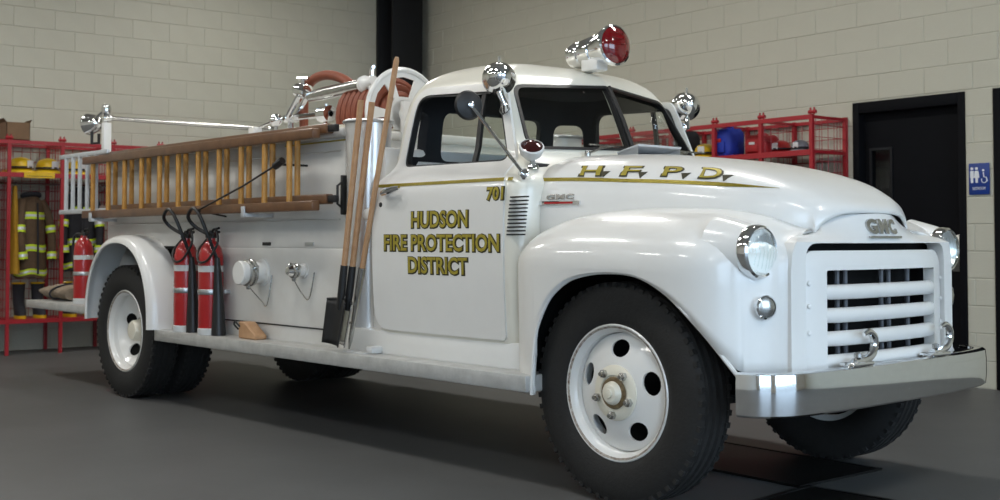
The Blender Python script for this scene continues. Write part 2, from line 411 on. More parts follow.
# ------------------------------------------------------------------ the fire engine
T = thing('fire_engine', 'white vintage fire engine with round fenders and gold door lettering', 'fire truck', (0, 0, 0), TRUCK_ROT)
HW = [(.50, .80), (.63, .832), (.8, .846), (1.0, .856), (1.2, .858), (1.33, .853), (1.38, .842), (1.42, .812), (1.45, .775), (1.48, .748), (1.52, .733), (1.6, .721), (1.75, .698), (1.85, .675), (1.90, .655), (1.94, .626), (1.97, .588), (1.995, .535), (2.012, .475), (2.025, .40), (2.034, .31), (2.04, .2)]
XFC = [(.5, -.49), (1.36, -.49), (1.42, -.50), (1.50, -.55), (1.545, -.572), (1.895, -.742), (1.93, -.775), (1.96, -.82), (1.99, -.89), (2.012, -.96), (2.025, -1.02), (2.034, -1.08), (2.04, -1.14)]
XFS = [(.5, -.50), (1.36, -.50), (1.42, -.55), (1.50, -.645), (1.545, -.675), (1.87, -.875), (1.93, -.92), (1.96, -.955), (1.99, -1.0), (2.012, -1.04), (2.025, -1.08), (2.034, -1.13), (2.04, -1.17)]
XR = [(.5, -1.69), (1.4, -1.70), (1.6, -1.69), (1.8, -1.66), (1.88, -1.63), (1.94, -1.585), (1.97, -1.55), (1.995, -1.50), (2.012, -1.45), (2.025, -1.40), (2.034, -1.34), (2.04, -1.28)]
def hw(z): return interp(z, HW)
def hwx(x, z):
    """half width of the cab, drawn in towards the screen above the belt"""
    return hw(z) - .050 * min(1, max(0, (z - 1.40) / .10)) * min(1, max(0, (x + 1.45) / .65)) ** 1.3
def front_x(y, z):
    c, s = interp(z, XFC), interp(z, XFS); return c - (c - s) * min(1.1, abs(y) / .6)
def cab_ring(z, ins=0):
    h, xr = hw(z) - ins, interp(z, XR) + ins; hf = hwx(-.80, z) - ins
    rr = min(.16, h * .45); rf = min(.10 if z < 1.42 else .09, h * .4); half = []
    for k in range(5): half.append((xr, -(h - rr) * k / 4))
    for k in range(1, 7): t = PI / 2 * k / 6; half.append((xr + rr - rr * math.cos(t), -(h - rr) - rr * math.sin(t)))
    yf = -(hf - rf); xf = front_x(yf, z) - ins
    for k in range(1, 11): x_ = xr + rr + (xf - rf - xr - rr) * k / 10; half.append((x_, -(hwx(x_, z) - ins) if k < 10 else -hf))
    for k in range(1, 6): t = PI / 2 * k / 5; half.append((xf - rf + rf * math.sin(t), -(hf - rf) - rf * math.cos(t)))
    for k in range(1, 8): y = yf * (1 - k / 7); half.append((front_x(y, z) - ins, y))
    ring = half + [(x, -y) for x, y in half[-2:0:-1]]
    return [(x, y, z) for x, y in ring]
ZS = [.50, .56, .63, .75, .9, 1.05, 1.2, 1.28, 1.33, 1.36, 1.38, 1.40, 1.42, 1.435, 1.45, 1.465, 1.48, 1.50, 1.52, 1.545, 1.6, 1.68, 1.75, 1.82, 1.87, 1.90, 1.93, 1.955, 1.975, 1.993, 2.006, 2.016, 2.025, 2.032, 2.037, 2.040]
def solid(name, bm):
    bmesh.ops.recalc_face_normals(bm, faces=bm.faces); me = bpy.data.meshes.new(name); bm.to_mesh(me); bm.free(); o = bpy.data.objects.new(name, me); C.objects.link(o); return o
bm = nb(); loft(bm, [cab_ring(z) for z in ZS]); outer = solid('cab_shell', bm)
bm = nb(); loft(bm, [cab_ring(z, .035) for z in ZS[2:-9]]); cutters = [solid('cutter', bm)]
WIN = [(-1.512, 1.482, .05), (-.748, 1.482, .03), (-.866, 1.838, .05), (-1.462, 1.862, .09)]
def cutter_poly(poly, fn, a, b):
    bm = nb(); A = [bm.verts.new(fn(p, a)) for p in poly]; B = [bm.verts.new(fn(p, b)) for p in poly]; n = len(poly)
    for k in range(n): bm.faces.new((A[k], A[(k + 1) % n], B[(k + 1) % n], B[k]))
    bm.faces.new(A); bm.faces.new(B); cutters.append(solid('cutter', bm))
cutter_poly(round_poly(WIN), lambda p, y: (p[0], y, p[1]), -1.2, 1.2)
WS = [(.014, 1.563, .015), (.625, 1.548, .05), (.560, 1.868, .07), (.014, 1.897, .015)]
for s in (1, -1): cutter_poly([(p[0] * s, p[1]) for p in round_poly(WS)], lambda p, x: (x, p[0], p[1]), -1.15, -.2)
REARW = [(-.38, 1.54, .05), (.37, 1.54, .05), (.37, 1.81, .06), (-.38, 1.81, .06)]
cutter_poly(round_poly(REARW), lambda p, x: (x, p[0], p[1]), -1.9, -1.5)
CORN = round_poly([(-.10, 1.555, .03), (.10, 1.555, .03), (.085, 1.80, .06), (-.085, 1.80, .06)])
for sy in (1, -1): cutter_poly(CORN, lambda p, q: (-1.64 + p[0] * .707 - q * .707, sy * (.610 + p[0] * .707 + q * .707), p[1]), -.16, .30)
for c in cutters:
    md = outer.modifiers.new('cut', 'BOOLEAN'); md.operation = 'DIFFERENCE'; md.object = c; md.solver = 'EXACT'
bpy.context.view_layer.update()
me = evaluated_mesh(outer); bm = nb(); bm.from_mesh(me)
for o in cutters + [outer]: bpy.data.objects.remove(o)
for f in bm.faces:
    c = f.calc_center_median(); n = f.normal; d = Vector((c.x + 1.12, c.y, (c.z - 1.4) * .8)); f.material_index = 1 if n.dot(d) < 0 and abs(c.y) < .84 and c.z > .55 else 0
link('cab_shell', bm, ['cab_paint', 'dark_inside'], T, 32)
# cab doors
DOOR = round_poly([(-1.63, .635, .12), (-.607, .635, .03), (-.600, 1.36, .1), (-.695, 1.495, .12), (-.832, 1.878, .06), (-1.49, 1.905, .13), (-1.555, 1.54, .15), (-1.628, 1.38, .1)], 6)
def side_fn(sy, off=.010):
    return lambda a, b, t: (a, sy * (hwx(a, b) + off - t), b)
for sy in (-1, 1):
    d = panel('cab_door', DOOR, [round_poly(WIN)], side_fn(sy), 'white_paint', T, .014, cutsa=[-1.45, -1.35, -1.25, -1.15, -1.05, -.95, -.85, -.75], cutsb=[.7, .8, .9, 1.0, 1.1, 1.2, 1.27, 1.31, 1.34, 1.36, 1.38, 1.40, 1.415, 1.43, 1.445, 1.46, 1.475, 1.49, 1.51, 1.53, 1.56, 1.62, 1.69, 1.75, 1.80, 1.84])
    sm = round_poly([(-1.520, 1.474, .05), (-.740, 1.474, .03), (-.860, 1.846, .055), (-1.467, 1.870, .09)])
    panel('window_seal', sm, [round_poly([(-1.502, 1.490, .05), (-.762, 1.490, .03), (-.876, 1.828, .045), (-1.456, 1.852, .085)])], side_fn(sy, .006), 'black_plastic', d, .03, cutsb=[1.5, 1.56, 1.62, 1.69, 1.75, 1.80])
    panel('vent_pane', [(-.975, 1.487), (-.757, 1.487), (-.872, 1.835), (-.975, 1.84)], [], side_fn(sy, -.012), 'glass', d, .004, cutsb=[1.56, 1.65, 1.75])
    panel('vent_bar', [(-.998, 1.487), (-.972, 1.487), (-.972, 1.84), (-.998, 1.84)], [], side_fn(sy, 0), 'black_plastic', d, .018, cutsb=[1.56, 1.65, 1.75])
    b = nb(); h = hw(1.345) + .012
    lathe(b, [(0, .022), (.018, .02), (.022, .008), (.022, 0)], (-1.50, sy * (h - .002), 1.345), (0, sy, 0), 14)
    tube(b, [(-1.505, sy * (h + .028), 1.343), (-1.46, sy * (h + .036), 1.350), (-1.40, sy * (h + .034), 1.362), (-1.365, sy * (h + .028), 1.367)], [.016, .019, .015, .010], 10)
    link('door_handle', b, 'chrome', d)
    b = nb(); lathe(b, [(0, .006), (.012, .005), (.014, 0)], (-1.555, sy * (hw(1.285) + .008), 1.285), (0, sy, 0), 12); link('lock_cap', b, 'black_metal', d)
    if sy == -1:
        near_door = d
        def dl(x0, z0): return lambda x, y, dd: (x0 + x, -(hw(z0 + y) + .010 + dd), z0 + y)
        for body, x0, x1, z0, h in (('HUDSON', -1.290, -.852, 1.162, .083), ('FIRE PROTECTION', -1.520, -.628, 1.046, .083), ('DISTRICT', -1.318, -.858, .934, .083), ('701', -.716, -.604, 1.287, .062)):
            lettering('lettering_outline', body, h + .010, x1 - x0 + .014, dl(x0 - .004, z0 - .007), 'gold_edge', d, bold=.007, depth=.0015)  # dark painted outline behind the gold letters
            lettering('lettering', body, h, x1 - x0, dl(x0, z0), 'gold', d, bold=.0015, depth=.003)
# stripe along the cab
def ribbon(name, pts, wdt, ysurf, material, parent):
    b = nb(); A = []; B = []
    for i, (x, z, k) in enumerate(pts):
        A.append(b.verts.new((x, -(ysurf(x, z - wdt * k / 2) + .0025), z - wdt * k / 2))); B.append(b.verts.new((x, -(ysurf(x, z + wdt * k / 2) + .0025), z + wdt * k / 2)))
    for i in range(len(pts) - 1): b.faces.new((A[i], A[i + 1], B[i + 1], B[i]))
    r = bmesh.ops.solidify(b, geom=b.faces[:], thickness=.0015); return link(name, b, material, parent, 0)
ribbon('pinstripe', [(x, 1.384, 1) for x in frange(-1.60, -.61, .1)], .016, lambda x, z: hw(z) + .010, 'gold', near_door)
ribbon('pinstripe', [(x, 1.384, 1) for x in frange(-.595, -.56, .02)], .016, lambda x, z: hw(z), 'gold', T)
# louvres on the cowl side
for k in range(11):
    b = nb(); z = 1.298 - k * .0172; x0 = -.565 - k * .0022
    box(b, x0, x0 + .118, -hw(z) - .002, -hw(z) + .01, z - .0035, z + .0035, .001, 1); link('louvre', b, 'black_metal', T, 0)
# windscreen
for s in (1, -1):
    o = panel('windscreen_pane', [(p[0] * s, p[1]) for p in round_poly(WS)], [], lambda a, b, t: (front_x(a, b) - .016 - t, a, b), 'windshield_glass', T, .005, cutsb=[1.6, 1.7, 1.8])
    big = [(p[0] * s, p[1]) for p in round_poly([(.006, 1.555, .015), (.634, 1.539, .055), (.568, 1.877, .075), (.006, 1.905, .015)])]
    sml = [(p[0] * s, p[1]) for p in round_poly([(.020, 1.570, .015), (.616, 1.555, .05), (.553, 1.861, .065), (.020, 1.890, .015)])]
    panel('windscreen_seal', big, [sml], lambda a, b, t: (front_x(a, b) + .006 - t, a, b), 'black_plastic', T, .03, cutsb=[1.6, 1.7, 1.8], cutsa=[.2 * s, .4 * s])
    # wiper
    b = nb(); p0 = Vector((front_x(.3, 1.53) + .03, s * .30 - .02, 1.525)); tube(b, [p0, p0 + Vector((.0, .10, .035)), p0 + Vector((-.02, .20, .045))], .006, 8)
    tube(b, [p0 + Vector((-.005, .02, .05)), p0 + Vector((-.022, .34, .05))], .005, 6); lathe(b, [(.014, -.03), (.016, 0), (.012, .015), (0, .018)], p0, (0, 0, 1), 12); link('wiper', b, 'dull_chrome', T)
b = nb(); tube(b, [(front_x(0, 1.55) + .012, 0, 1.55), (front_x(0, 1.72) + .012, 0, 1.72), (front_x(0, 1.90) + .008, 0, 1.90)], .011, 8); link('centre_bar', b, 'black_plastic', T)
panel('rear_pane', round_poly(REARW), [], lambda a, b, t: (interp(b, XR) + .015 + t, a, b), 'glass', T, .004)
# raised cowl vent
b = nb(); rr = [[(-.545, -.15, 1.535), (-.545, .15, 1.535), (-.545, .15, 1.541), (-.545, -.15, 1.541)], [(-.395, -.165, 1.562), (-.395, .165, 1.562), (-.39, .165, 1.572), (-.39, -.165, 1.572)]]
loft(b, rr); cv = link('cowl_vent', b, 'alu_paint', T, 30)
for s_ in (-1, 1):
    b = nb(); vs = [b.verts.new(p) for p in ((-.545, s_ * .145, 1.50), (-.395, s_ * .16, 1.50), (-.395, s_ * .16, 1.565), (-.545, s_ * .145, 1.536))]; b.faces.new(vs); bmesh.ops.solidify(b, geom=b.faces[:], thickness=.004); link('vent_side', b, 'alu_paint', cv, 0)
b = nb(); box(b, -.54, -.50, -.14, .14, 1.49, 1.535); link('vent_throat', b, 'grey_cloth', cv, 0)
# cab interior
b = nb(); box(b, -1.60, -1.10, -.66, .66, .92, 1.10, .05, 3); box(b, -1.62, -1.46, -.66, .66, 1.05, 1.50, .05, 3); link('bench_seat', b, 'coat_black', T)
b = nb(); box(b, -.70, -.58, -.70, .70, 1.22, 1.47, .04, 3); link('dashboard', b, 'dark_inside', T)
b = nb(); cst = Vector((-.98, .36, 1.42)); axs = Vector((-.62, 0, .78)).normalized(); a_, b_ = frame_for(axs)
tube(b, [cst + (a_ * math.cos(t) + b_ * math.sin(t)) * .21 for t in [2 * PI * k / 28 for k in range(28)]], .013, 8, closed=True)
for k in range(3): t = 2 * PI * k / 3 + .5; tube(b, [cst, cst + (a_ * math.cos(t) + b_ * math.sin(t)) * .21], .008, 6)
tube(b, [cst, cst - axs * .5], .02, 8); link('steering_wheel', b, 'black_plastic', T)

# hood
HX = [-.53, -.45, -.3, -.15, 0, .12, .24, .35, .44, .52, .58, .63, .67, .70, .72]
HZT = [(-.53, 1.518), (-.25, 1.512), (0, 1.490), (.2, 1.462), (.4, 1.420), (.55, 1.376), (.63, 1.340), (.69, 1.305), (.72, 1.282)]
HHB = [(-.53, .735), (-.25, .675), (0, .622), (.2, .580), (.4, .530), (.52, .488), (.60, .450), (.66, .412), (.70, .382), (.72, .366)]
HZB = [(-.53, 1.05), (.3, 1.08), (.6, 1.11), (.72, 1.132)]
HA, HBX = .42, .54
def hood_pt(x, t):
    """t 0 = near lower edge, 1 = centre"""
    th = t * PI / 2; zb, zt, hb = interp(x, HZB), interp(x, HZT), interp(x, HHB)
    return hb * max(0, math.cos(th)) ** HBX, zb + (zt - zb) * math.sin(th) ** HA
def hood_y(x, z):
    zb, zt, hb = interp(x, HZB), interp(x, HZT), interp(x, HHB); s = min(1, max(0, (z - zb) / (zt - zb))) ** (1 / HA)
    return hb * max(0, 1 - s * s) ** (HBX / 2)
TS = [0, .03, .07, .12, .18, .25, .33, .42, .51, .60, .69, .78, .87, .94, 1.0]
bm = nb(); rings = []
for x in HX:
    h = [(x, -hood_pt(x, t)[0], hood_pt(x, t)[1]) for t in TS]; rings.append(h + [(p[0], -p[1], p[2]) for p in h[-2::-1]])
def lip(t):
    y = hood_pt(.72, t)[0]; u = y / .366; return (.805 - .068 * u * u, -y, 1.133 + .082 * max(0, 1 - u ** 5))
l2 = [lip(t) for t in TS]; base = rings[-1][:len(TS)]
mid = [(b[0] * .62 + a_[0] * .38, b[1], a_[2] * .62 + b[2] * .38) for a_, b in zip(base, l2)]
mid2 = [(b[0] * .92 + a_[0] * .08, b[1], a_[2] * .25 + b[2] * .75) for a_, b in zip(base, l2)]
for L_ in (mid, mid2, l2): rings.append(L_ + [(p[0], -p[1], p[2]) for p in L_[-2::-1]])
loft(bm, rings, closed=False); hood = link('hood', bm, 'white_paint', T, 50)
bm = nb(); r0 = [Vector(p) for p in rings[0]]; loft(bm, [[Vector((-.50, p.y * .988, p.z - .010)) for p in r0], [Vector((-.56, p.y * .988, p.z - .010)) for p in r0], [Vector((-.66, p.y * .96, p.z - .02)) for p in r0]], closed=False); link('cowl_panel', bm, 'white_paint', T, 50)
md = hood.modifiers.new('thickness', 'SOLIDIFY'); md.thickness = .012; md.offset = -1
def hood_hit(u, v):
    y = -.58
    for _ in range(60):
        p = hit(u, v, 'y', y); y = y * .6 - hood_y(p.x, p.z) * .4
    return hit(u, v, 'y', y)
sp_ = [hood_hit(u, v) for u, v in ((538, 179.6), (570, 179.2), (600, 179.6), (616, 180.2), (650, 181), (684, 182.2), (712, 183.6), (735, 185), (760, 186.6), (780, 188))]
st = [(p.x, p.z) for p in sp_]; x0_, x1_ = st[0][0], st[-1][0]
ribbon('pinstripe', [(x, interp(x, st), min(1, (x1_ - x) * 5 + .05)) for x in frange(x0_, x1_, .04)], .016, hood_y, 'gold', hood)
def hood_text(BL, BR, TL, h, wdt, grow=0.0):
    e1, e2 = (BR - BL), (TL - BL)
    def f(x, y, d):
        a_, b_ = (x / wdt) * (1 + 2 * grow) - grow, (y / h) * (1 + 2 * grow) - grow * 1.6; X, Z = BL.x + e1.x * a_ + e2.x * b_, BL.z + e1.z * a_ + e2.z * b_; return (X, -(hood_y(X, Z) + .002 + d), Z)
    return f
for ch, bl, br, tl, dot in (('H', (580, 175.2), (600, 175.2), (584, 166), (604, 174.2)), ('F', (621, 175.2), (638, 175.4), (626, 166), (641, 175)), ('P', (662, 175.6), (680, 176), (666.5, 166.4), (684, 176)), ('D', (699.5, 177.2), (720, 178.2), (704, 167.4), (725, 178))):
    BL, BR, TL = hood_hit(*bl), hood_hit(*br), hood_hit(*tl)
    lettering('lettering_outline', ch, .052, .10, hood_text(BL, BR, TL, .052, .10, .10), 'gold_edge', hood, bold=.002, depth=.001)  # dark outline painted round the hood letter
    lettering('lettering', ch, .044, .10, hood_text(BL, BR, TL, .044, .10), 'gold', hood, bold=.0005, depth=.0025)
    q = nb(); dp = hood_hit(*dot); A = []; B = []
    for dx, dz in ((-.018, .014), (.022, .014), (.004, -.014)):
        yy = hood_y(dp.x + dx, dp.z + dz); A.append(q.verts.new((dp.x + dx, -(yy + .005), dp.z + dz))); B.append(q.verts.new((dp.x + dx, -(yy - .004), dp.z + dz)))
    q.faces.new(A)
    for k in range(3): q.faces.new((A[k], A[(k + 1) % 3], B[(k + 1) % 3], B[k]))
    link('lettering', q, 'gold_edge', hood, 0)
# badge on the hood side
def bf(x0, z0): return lambda x, y, d: (x0 + x, -(hood_y(x0 + x, z0 + y) + .002 + d), z0 + y)
bx0, bx1 = -.505, -.285; by = hood_y(-.40, 1.27)
q = nb(); box(q, bx0, bx1, -by - .012, -by + .03, 1.262, 1.280, .004)
for v in q.verts: v.co.y = -(hood_y(v.co.x, 1.27) + (.010 if v.co.y < -by else -.02))
bd = link('side_badge', q, 'chrome', T)
q = nb(); box(q, bx0 + .035, bx1 - .035, -1, 1, 1.2665, 1.2755)
for v in q.verts: v.co.y = -(hood_y(v.co.x, 1.27) + (.0125 if v.co.y < 0 else 0))
link('badge_stripe', q, 'red_paint', bd, 0)
lettering('lettering', 'GMC', .026, .145, bf(bx0 + .038, 1.286), 'dull_chrome', bd, bold=.001, depth=.005, spacing=1.2)

# front fenders
ARCH = [(-.345, .42), (-.340, .50), (-.330, .60), (-.312, .71), (-.25, .825), (-.19, .885), (-.1, .935), (.013, .960), (.12, .968), (.236, .963), (.33, .938), (.434, .885), (.52, .812), (.591, .725), (.66, .63), (.70, .575), (.72, .55)]
OUT = smooth_path([(-.49, -.865, 0), (-.42, -.905, 0), (-.34, -.925, 0), (-.2, -.938, 0), (.1, -.948, 0), (.35, -.945, 0), (.5, -.928, 0), (.60, -.892, 0), (.665, -.838, 0), (.700, -.772, 0), (.724, -.705, 0), (.752, -.662, 0), (.778, -.634, 0), (.790, -.600, 0)], 14)
xs_extra = []
CREST = [(-.49, 1.10), (-.40, 1.155), (-.25, 1.205), (-.1, 1.228), (.15, 1.238), (.4, 1.230), (.55, 1.205), (.64, 1.172), (.70, 1.148), (.75, 1.14)]
def inner_pt(i, n):
    s = i / (n - 1); x = -.49 + s * (.715 + .49); return Vector((x, -(interp(x, HHB) - (.035 if x < .6 else .012)), interp(x, CREST) - .006))
pts = []
for p, q in zip(OUT[:-1], OUT[1:]):
    m_ = 6 if -.36 < p.x < -.29 else 1
    for k in range(m_): pts.append(p.lerp(q, k / m_))
pts.append(OUT[-1]); N = len(pts); rows = []
lens = [0]
for p, q in zip(pts[:-1], pts[1:]): lens.append(lens[-1] + (q - p).length)
for i, p in enumerate(pts):
    s = lens[i] / lens[-1]; sx = min(1, s * 1.12)
    I = inner_pt(sx * (N - 1), N); x = p.x
    front = p.y > -.80 and x > .6
    zb = .42 if x < -.345 else (.545 if x > .71 or front else interp(x, ARCH))
    zs = .985; ctop = I.z; colm = []
    for k in range(6): colm.append(Vector((p.x, p.y * (1 - .012 * (1 - k / 5) * (1 if zb < .6 else .3)), zb + (zs - zb) * k / 5)))
    for k in range(1, 13):
        th = PI / 2 * k / 12; f = 1 - math.cos(th) ** .85; g = math.sin(th) ** .95
        colm.append(Vector((p.x + (I.x - p.x) * f, p.y + (I.y - p.y) * f, zs + (ctop - zs) * g)))
    rows.append(colm)
bm = nb(); loft(bm, rows, closed=False); fd = link('front_fender', bm, 'white_paint', T, 60)
md = fd.modifiers.new('thickness', 'SOLIDIFY'); md.thickness = .014; md.offset = 0
mirror_y(fd, 'front_fender', T)
for sy in (-1, 1):
    b = nb(); lip_p = [Vector((x, sy * .930 if x < .5 else sy * (.930 - (x - .5) * .5), z)) for x, z in ARCH[:-1]]; tube(b, smooth_path(lip_p, 3), .009, 6); link('arch_rim', b, 'white_paint', T)
    b = nb(); box(b, -.47, .68, sy * .50 - .01, sy * .50 + .01, .46, 1.06); box(b, -.475, -.455, min(sy * .50, sy * .84), max(sy * .50, sy * .84), .46, 1.05); link('inner_fender', b, 'chassis', T, 0)
    # headlight
    hc = Vector((.712, sy * .733, 1.054)); b = nb()
    lathe(b, [(.099, -.035), (.105, -.02), (.108, .004), (.104, .022), (.096, .029), (.090, .026), (.087, .020)], hc, (1, 0, 0), 36); hl = link('headlight', b, 'chrome', T)
    b = nb(); lathe(b, [(.145, -.16), (.132, -.11), (.117, -.055), (.105, -.018), (.09, -.016)], hc, (1, 0, 0), 36); link('headlight_bucket', b, 'white_paint', hl)
    b = nb(); lathe(b, [(.087, .02), (.07, -.0), (.04, -.018), (0, -.022)], hc, (1, 0, 0), 32); link('reflector_bowl', b, 'reflector', hl)
    b = nb(); lathe(b, [(.088, .022), (.078, .036), (.055, .047), (.03, .052), (0, .054)], hc, (1, 0, 0), 32); link('lens', b, 'glass', hl)
    b = nb()
    for k in range(-3, 4): tube(b, [hc + Vector((.040 - abs(k) * .002, k * .022, -.070 + abs(k) * .006)), hc + Vector((.054 - abs(k) * .002, k * .022, 0)), hc + Vector((.040 - abs(k) * .002, k * .022, .070 - abs(k) * .006))], .002, 5)
    link('lens_rib', b, 'glass', hl)
    b = nb(); lathe(b, [(.036, -.05), (.047, 0), (.047, .010), (.040, .016)], (.742, sy * .722, .842), (1, sy * .35, 0), 22); pl = link('parking_lamp', b, 'chrome', T)
    b = nb(); lathe(b, [(.041, .012), (.026, .019), (0, .022)], (.742, sy * .722, .842), (1, sy * .35, 0), 20); link('lens', b, 'dull_chrome', pl)

# grille
def gx(y, z): return .800 + .035 * (1 - (y / .64) ** 2)
def nose_back(y, z): return max(0, z - 1.092) * (.25 + 1.35 * min(1, abs(y) / .37) ** 2)
lipline = [(-.44, 1.122), (-.39, 1.124), (-.36, 1.132), (-.33, 1.160), (-.30, 1.184), (-.25, 1.200), (-.15, 1.209), (0, 1.212)]
so = [(-.635, .56), (-.635, .98), (-.625, 1.05), (-.605, 1.090), (-.56, 1.112), (-.50, 1.120)] + lipline; so = so + [(-y, z) for y, z in so[-2::-1]]
hole = round_poly([(-.548, .57, 0), (.548, .57, 0), (.548, 1.088, .07), (-.548, 1.088, .07)])
panel('grille_surround', so, [hole], lambda a, b, t: (gx(a, b) - t - nose_back(a, b), a, b), 'white_paint', T, .07, cutsa=frange(-.6, .6, .04), cutsb=[1.092, 1.105, 1.12, 1.14, 1.17], smooth=40)
def shx(y, z): return .852 - .055 * (abs(y) / .53) ** 3.2 - .02 * max(0, (z - .98) / .08) ** 2
so2 = round_poly([(-.530, .56, 0), (.530, .56, 0), (.530, 1.058, .06), (-.530, 1.058, .06)])
h2 = round_poly([(-.425, .572, 0), (.425, .572, 0), (.425, .980, .01), (-.425, .980, .01)])
gs = panel('grille_shell', so2, [h2], lambda a, b, t: (shx(a, b) - t, a, b), 'white_paint', T, .05, cutsa=frange(-.5, .5, .05), cutsb=[1.0, 1.02, 1.04], smooth=40)
for k in range(4):
    zc = .893 - k * .0925; rr = []
    for y in frange(-.445, .445, .089 / 2):
        e = max(0, (abs(y) - .37) / .075); x = shx(y, .8) - .010 * e; hh = .030 * (1 - .12 * e * e)
        rr.append([(x - .045, y, zc - hh * .9), (x - .004, y, zc - hh), (x + .006, y, zc - hh * .75), (x + .009, y, zc), (x + .004, y, zc + hh * .7), (x - .012, y, zc + hh), (x - .045, y, zc + hh * .85)])
    b = nb(); loft(b, rr); link('grille_bar', b, 'white_paint', T, 50)
for y in (-.26, -.20, .08, .14, .30): b = nb(); tube(b, [(.765, y, .58), (.765, y, 1.03)], .011, 8); link('grille_stay', b, 'steel_grey', T)
b = nb(); box(b, .66, .70, -.60, .60, .50, 1.10); link('radiator', b, 'chassis', T, 0)
for z in (.93, .84, .735):
    for sy in (-1, 1): b = nb(); lathe(b, [(.010, 0), (.009, .008), (0, .011)], (shx(.515, z), sy * .515, z), (1, sy * .6, 0), 10); link('bolt', b, 'white_paint', gs)
# nose lettering
q = nb(); box(q, -.125, .125, 0, .02, 1.108, 1.118, .003)
for v in q.verts: v.co = Vector((gx(v.co.x, 0) + v.co.y * .5 - .001, v.co.x, v.co.z))
nbdg = link('nose_badge', q, 'dull_chrome', T)
lettering('lettering', 'GMC', .064, .225, lambda x, y, d: (gx(x - .1125, 0) - nose_back(x - .1125, 1.126 + y) + .001 + d, -.1125 + x, 1.126 + y), 'dull_chrome', nbdg, bold=.003, depth=.009, spacing=1.15)

# bumper
BP = smooth_path([(.735, -.900, 0), (.80, -.880, 0), (.860, -.825, 0), (.900, -.73, 0), (.922, -.55, 0), (.935, -.28, 0), (.937, 0, 0)], 6)
BP = BP + [Vector((p.x, -p.y, 0)) for p in BP[-2::-1]]; rr = []
for i, p in enumerate(BP):
    t = (BP[min(i + 1, len(BP) - 1)] - BP[max(i - 1, 0)]).normalized(); n_ = Vector((t.y, -t.x, 0))
    if n_.dot(p - Vector((.3, 0, 0))) < 0: n_ = -n_
    prof = [(-.055, .602), (-.012, .606), (0, .598), (.004, .56), (.004, .49), (0, .447), (-.012, .438), (-.03, .440), (-.014, .45), (-.010, .49), (-.010, .56), (-.014, .588), (-.055, .592)]
    rr.append([p + n_ * o_ + Vector((0, 0, z)) for o_, z in prof])
b = nb(); loft(b, rr); bumper = link('bumper', b, 'chrome', T, 40)
for sy in (-1, 1):
    b = nb(); box(b, .55, .92, sy * .36 - .03, sy * .36 + .03, .47, .57); link('bumper_bracket', b, 'chassis', T, 0)
    o = Vector((.90, sy * .31, .606)); b = nb()
    hk = [o + Vector((.0, -.05, .012)), o + Vector((0, .02, .016)), o + Vector((.0, .075, .03)), o + Vector((0, .105, .065)), o + Vector((0, .10, .105)), o + Vector((0, .065, .128)), o + Vector((0, .025, .118))]
    tube(b, smooth_path(hk, 4), [.017] * 17 + [.016, .015, .014, .013, .012, .011, .010, .009], 10)
    box(b, o.x - .035, o.x + .035, o.y - .10, o.y + .05, o.z - .002, o.z + .014, .005); hkp = link('tow_hook', b, 'chrome', T)
    b = nb(); lathe(b, [(.015, 0), (.015, .016), (.006, .02), (0, .02)], o + Vector((0, -.02, .03)), (0, 0, 1), 8); link('bolt', b, 'dull_chrome', hkp)

# wheels
def tire(bm, c, sy, w_, R, r0):
    """carcass with shoulder blocks and four tread grooves"""
    h = w_ / 2; prof = [(r0, -h * .70), (r0 + .012, -h * .82), (r0 + .05, -h * .97), (r0 + .10, -h * 1.0), (R - .065, -h * .97), (R - .025, -h * .90), (R - .010, -h * .80)]
    g = []
    for k in range(4):
        a = -h * .62 + k * (h * 1.24 / 3); g += [(R - .002, a - .012), (R - .014, a - .006), (R - .014, a + .006), (R - .002, a + .012)]
    prof = prof + g + [(r, -y) for r, y in prof[::-1]]
    lathe(bm, prof, c, (0, sy, 0), 72, close=True)
    ax = 1
    for side in (-1, 1):
        for k in range(56):
            t = 2 * PI * k / 56; ct, st = math.cos(t), math.sin(t); y = c[1] + side * h * .76
            v = box(bm, -.011, .011, -.014, .014, -.016, .016)
            for q_ in v:
                x_, y_, z_ = q_.co; rad = R - .020 + z_; q_.co = Vector((c[0] + rad * ct - x_ * st, y + y_, c[2] + rad * st + x_ * ct))
def hub_pt(c, sy, r, t, d): return Vector((c[0] + r * math.cos(t), c[1] + sy * d, c[2] + r * math.sin(t)))
TR = .464
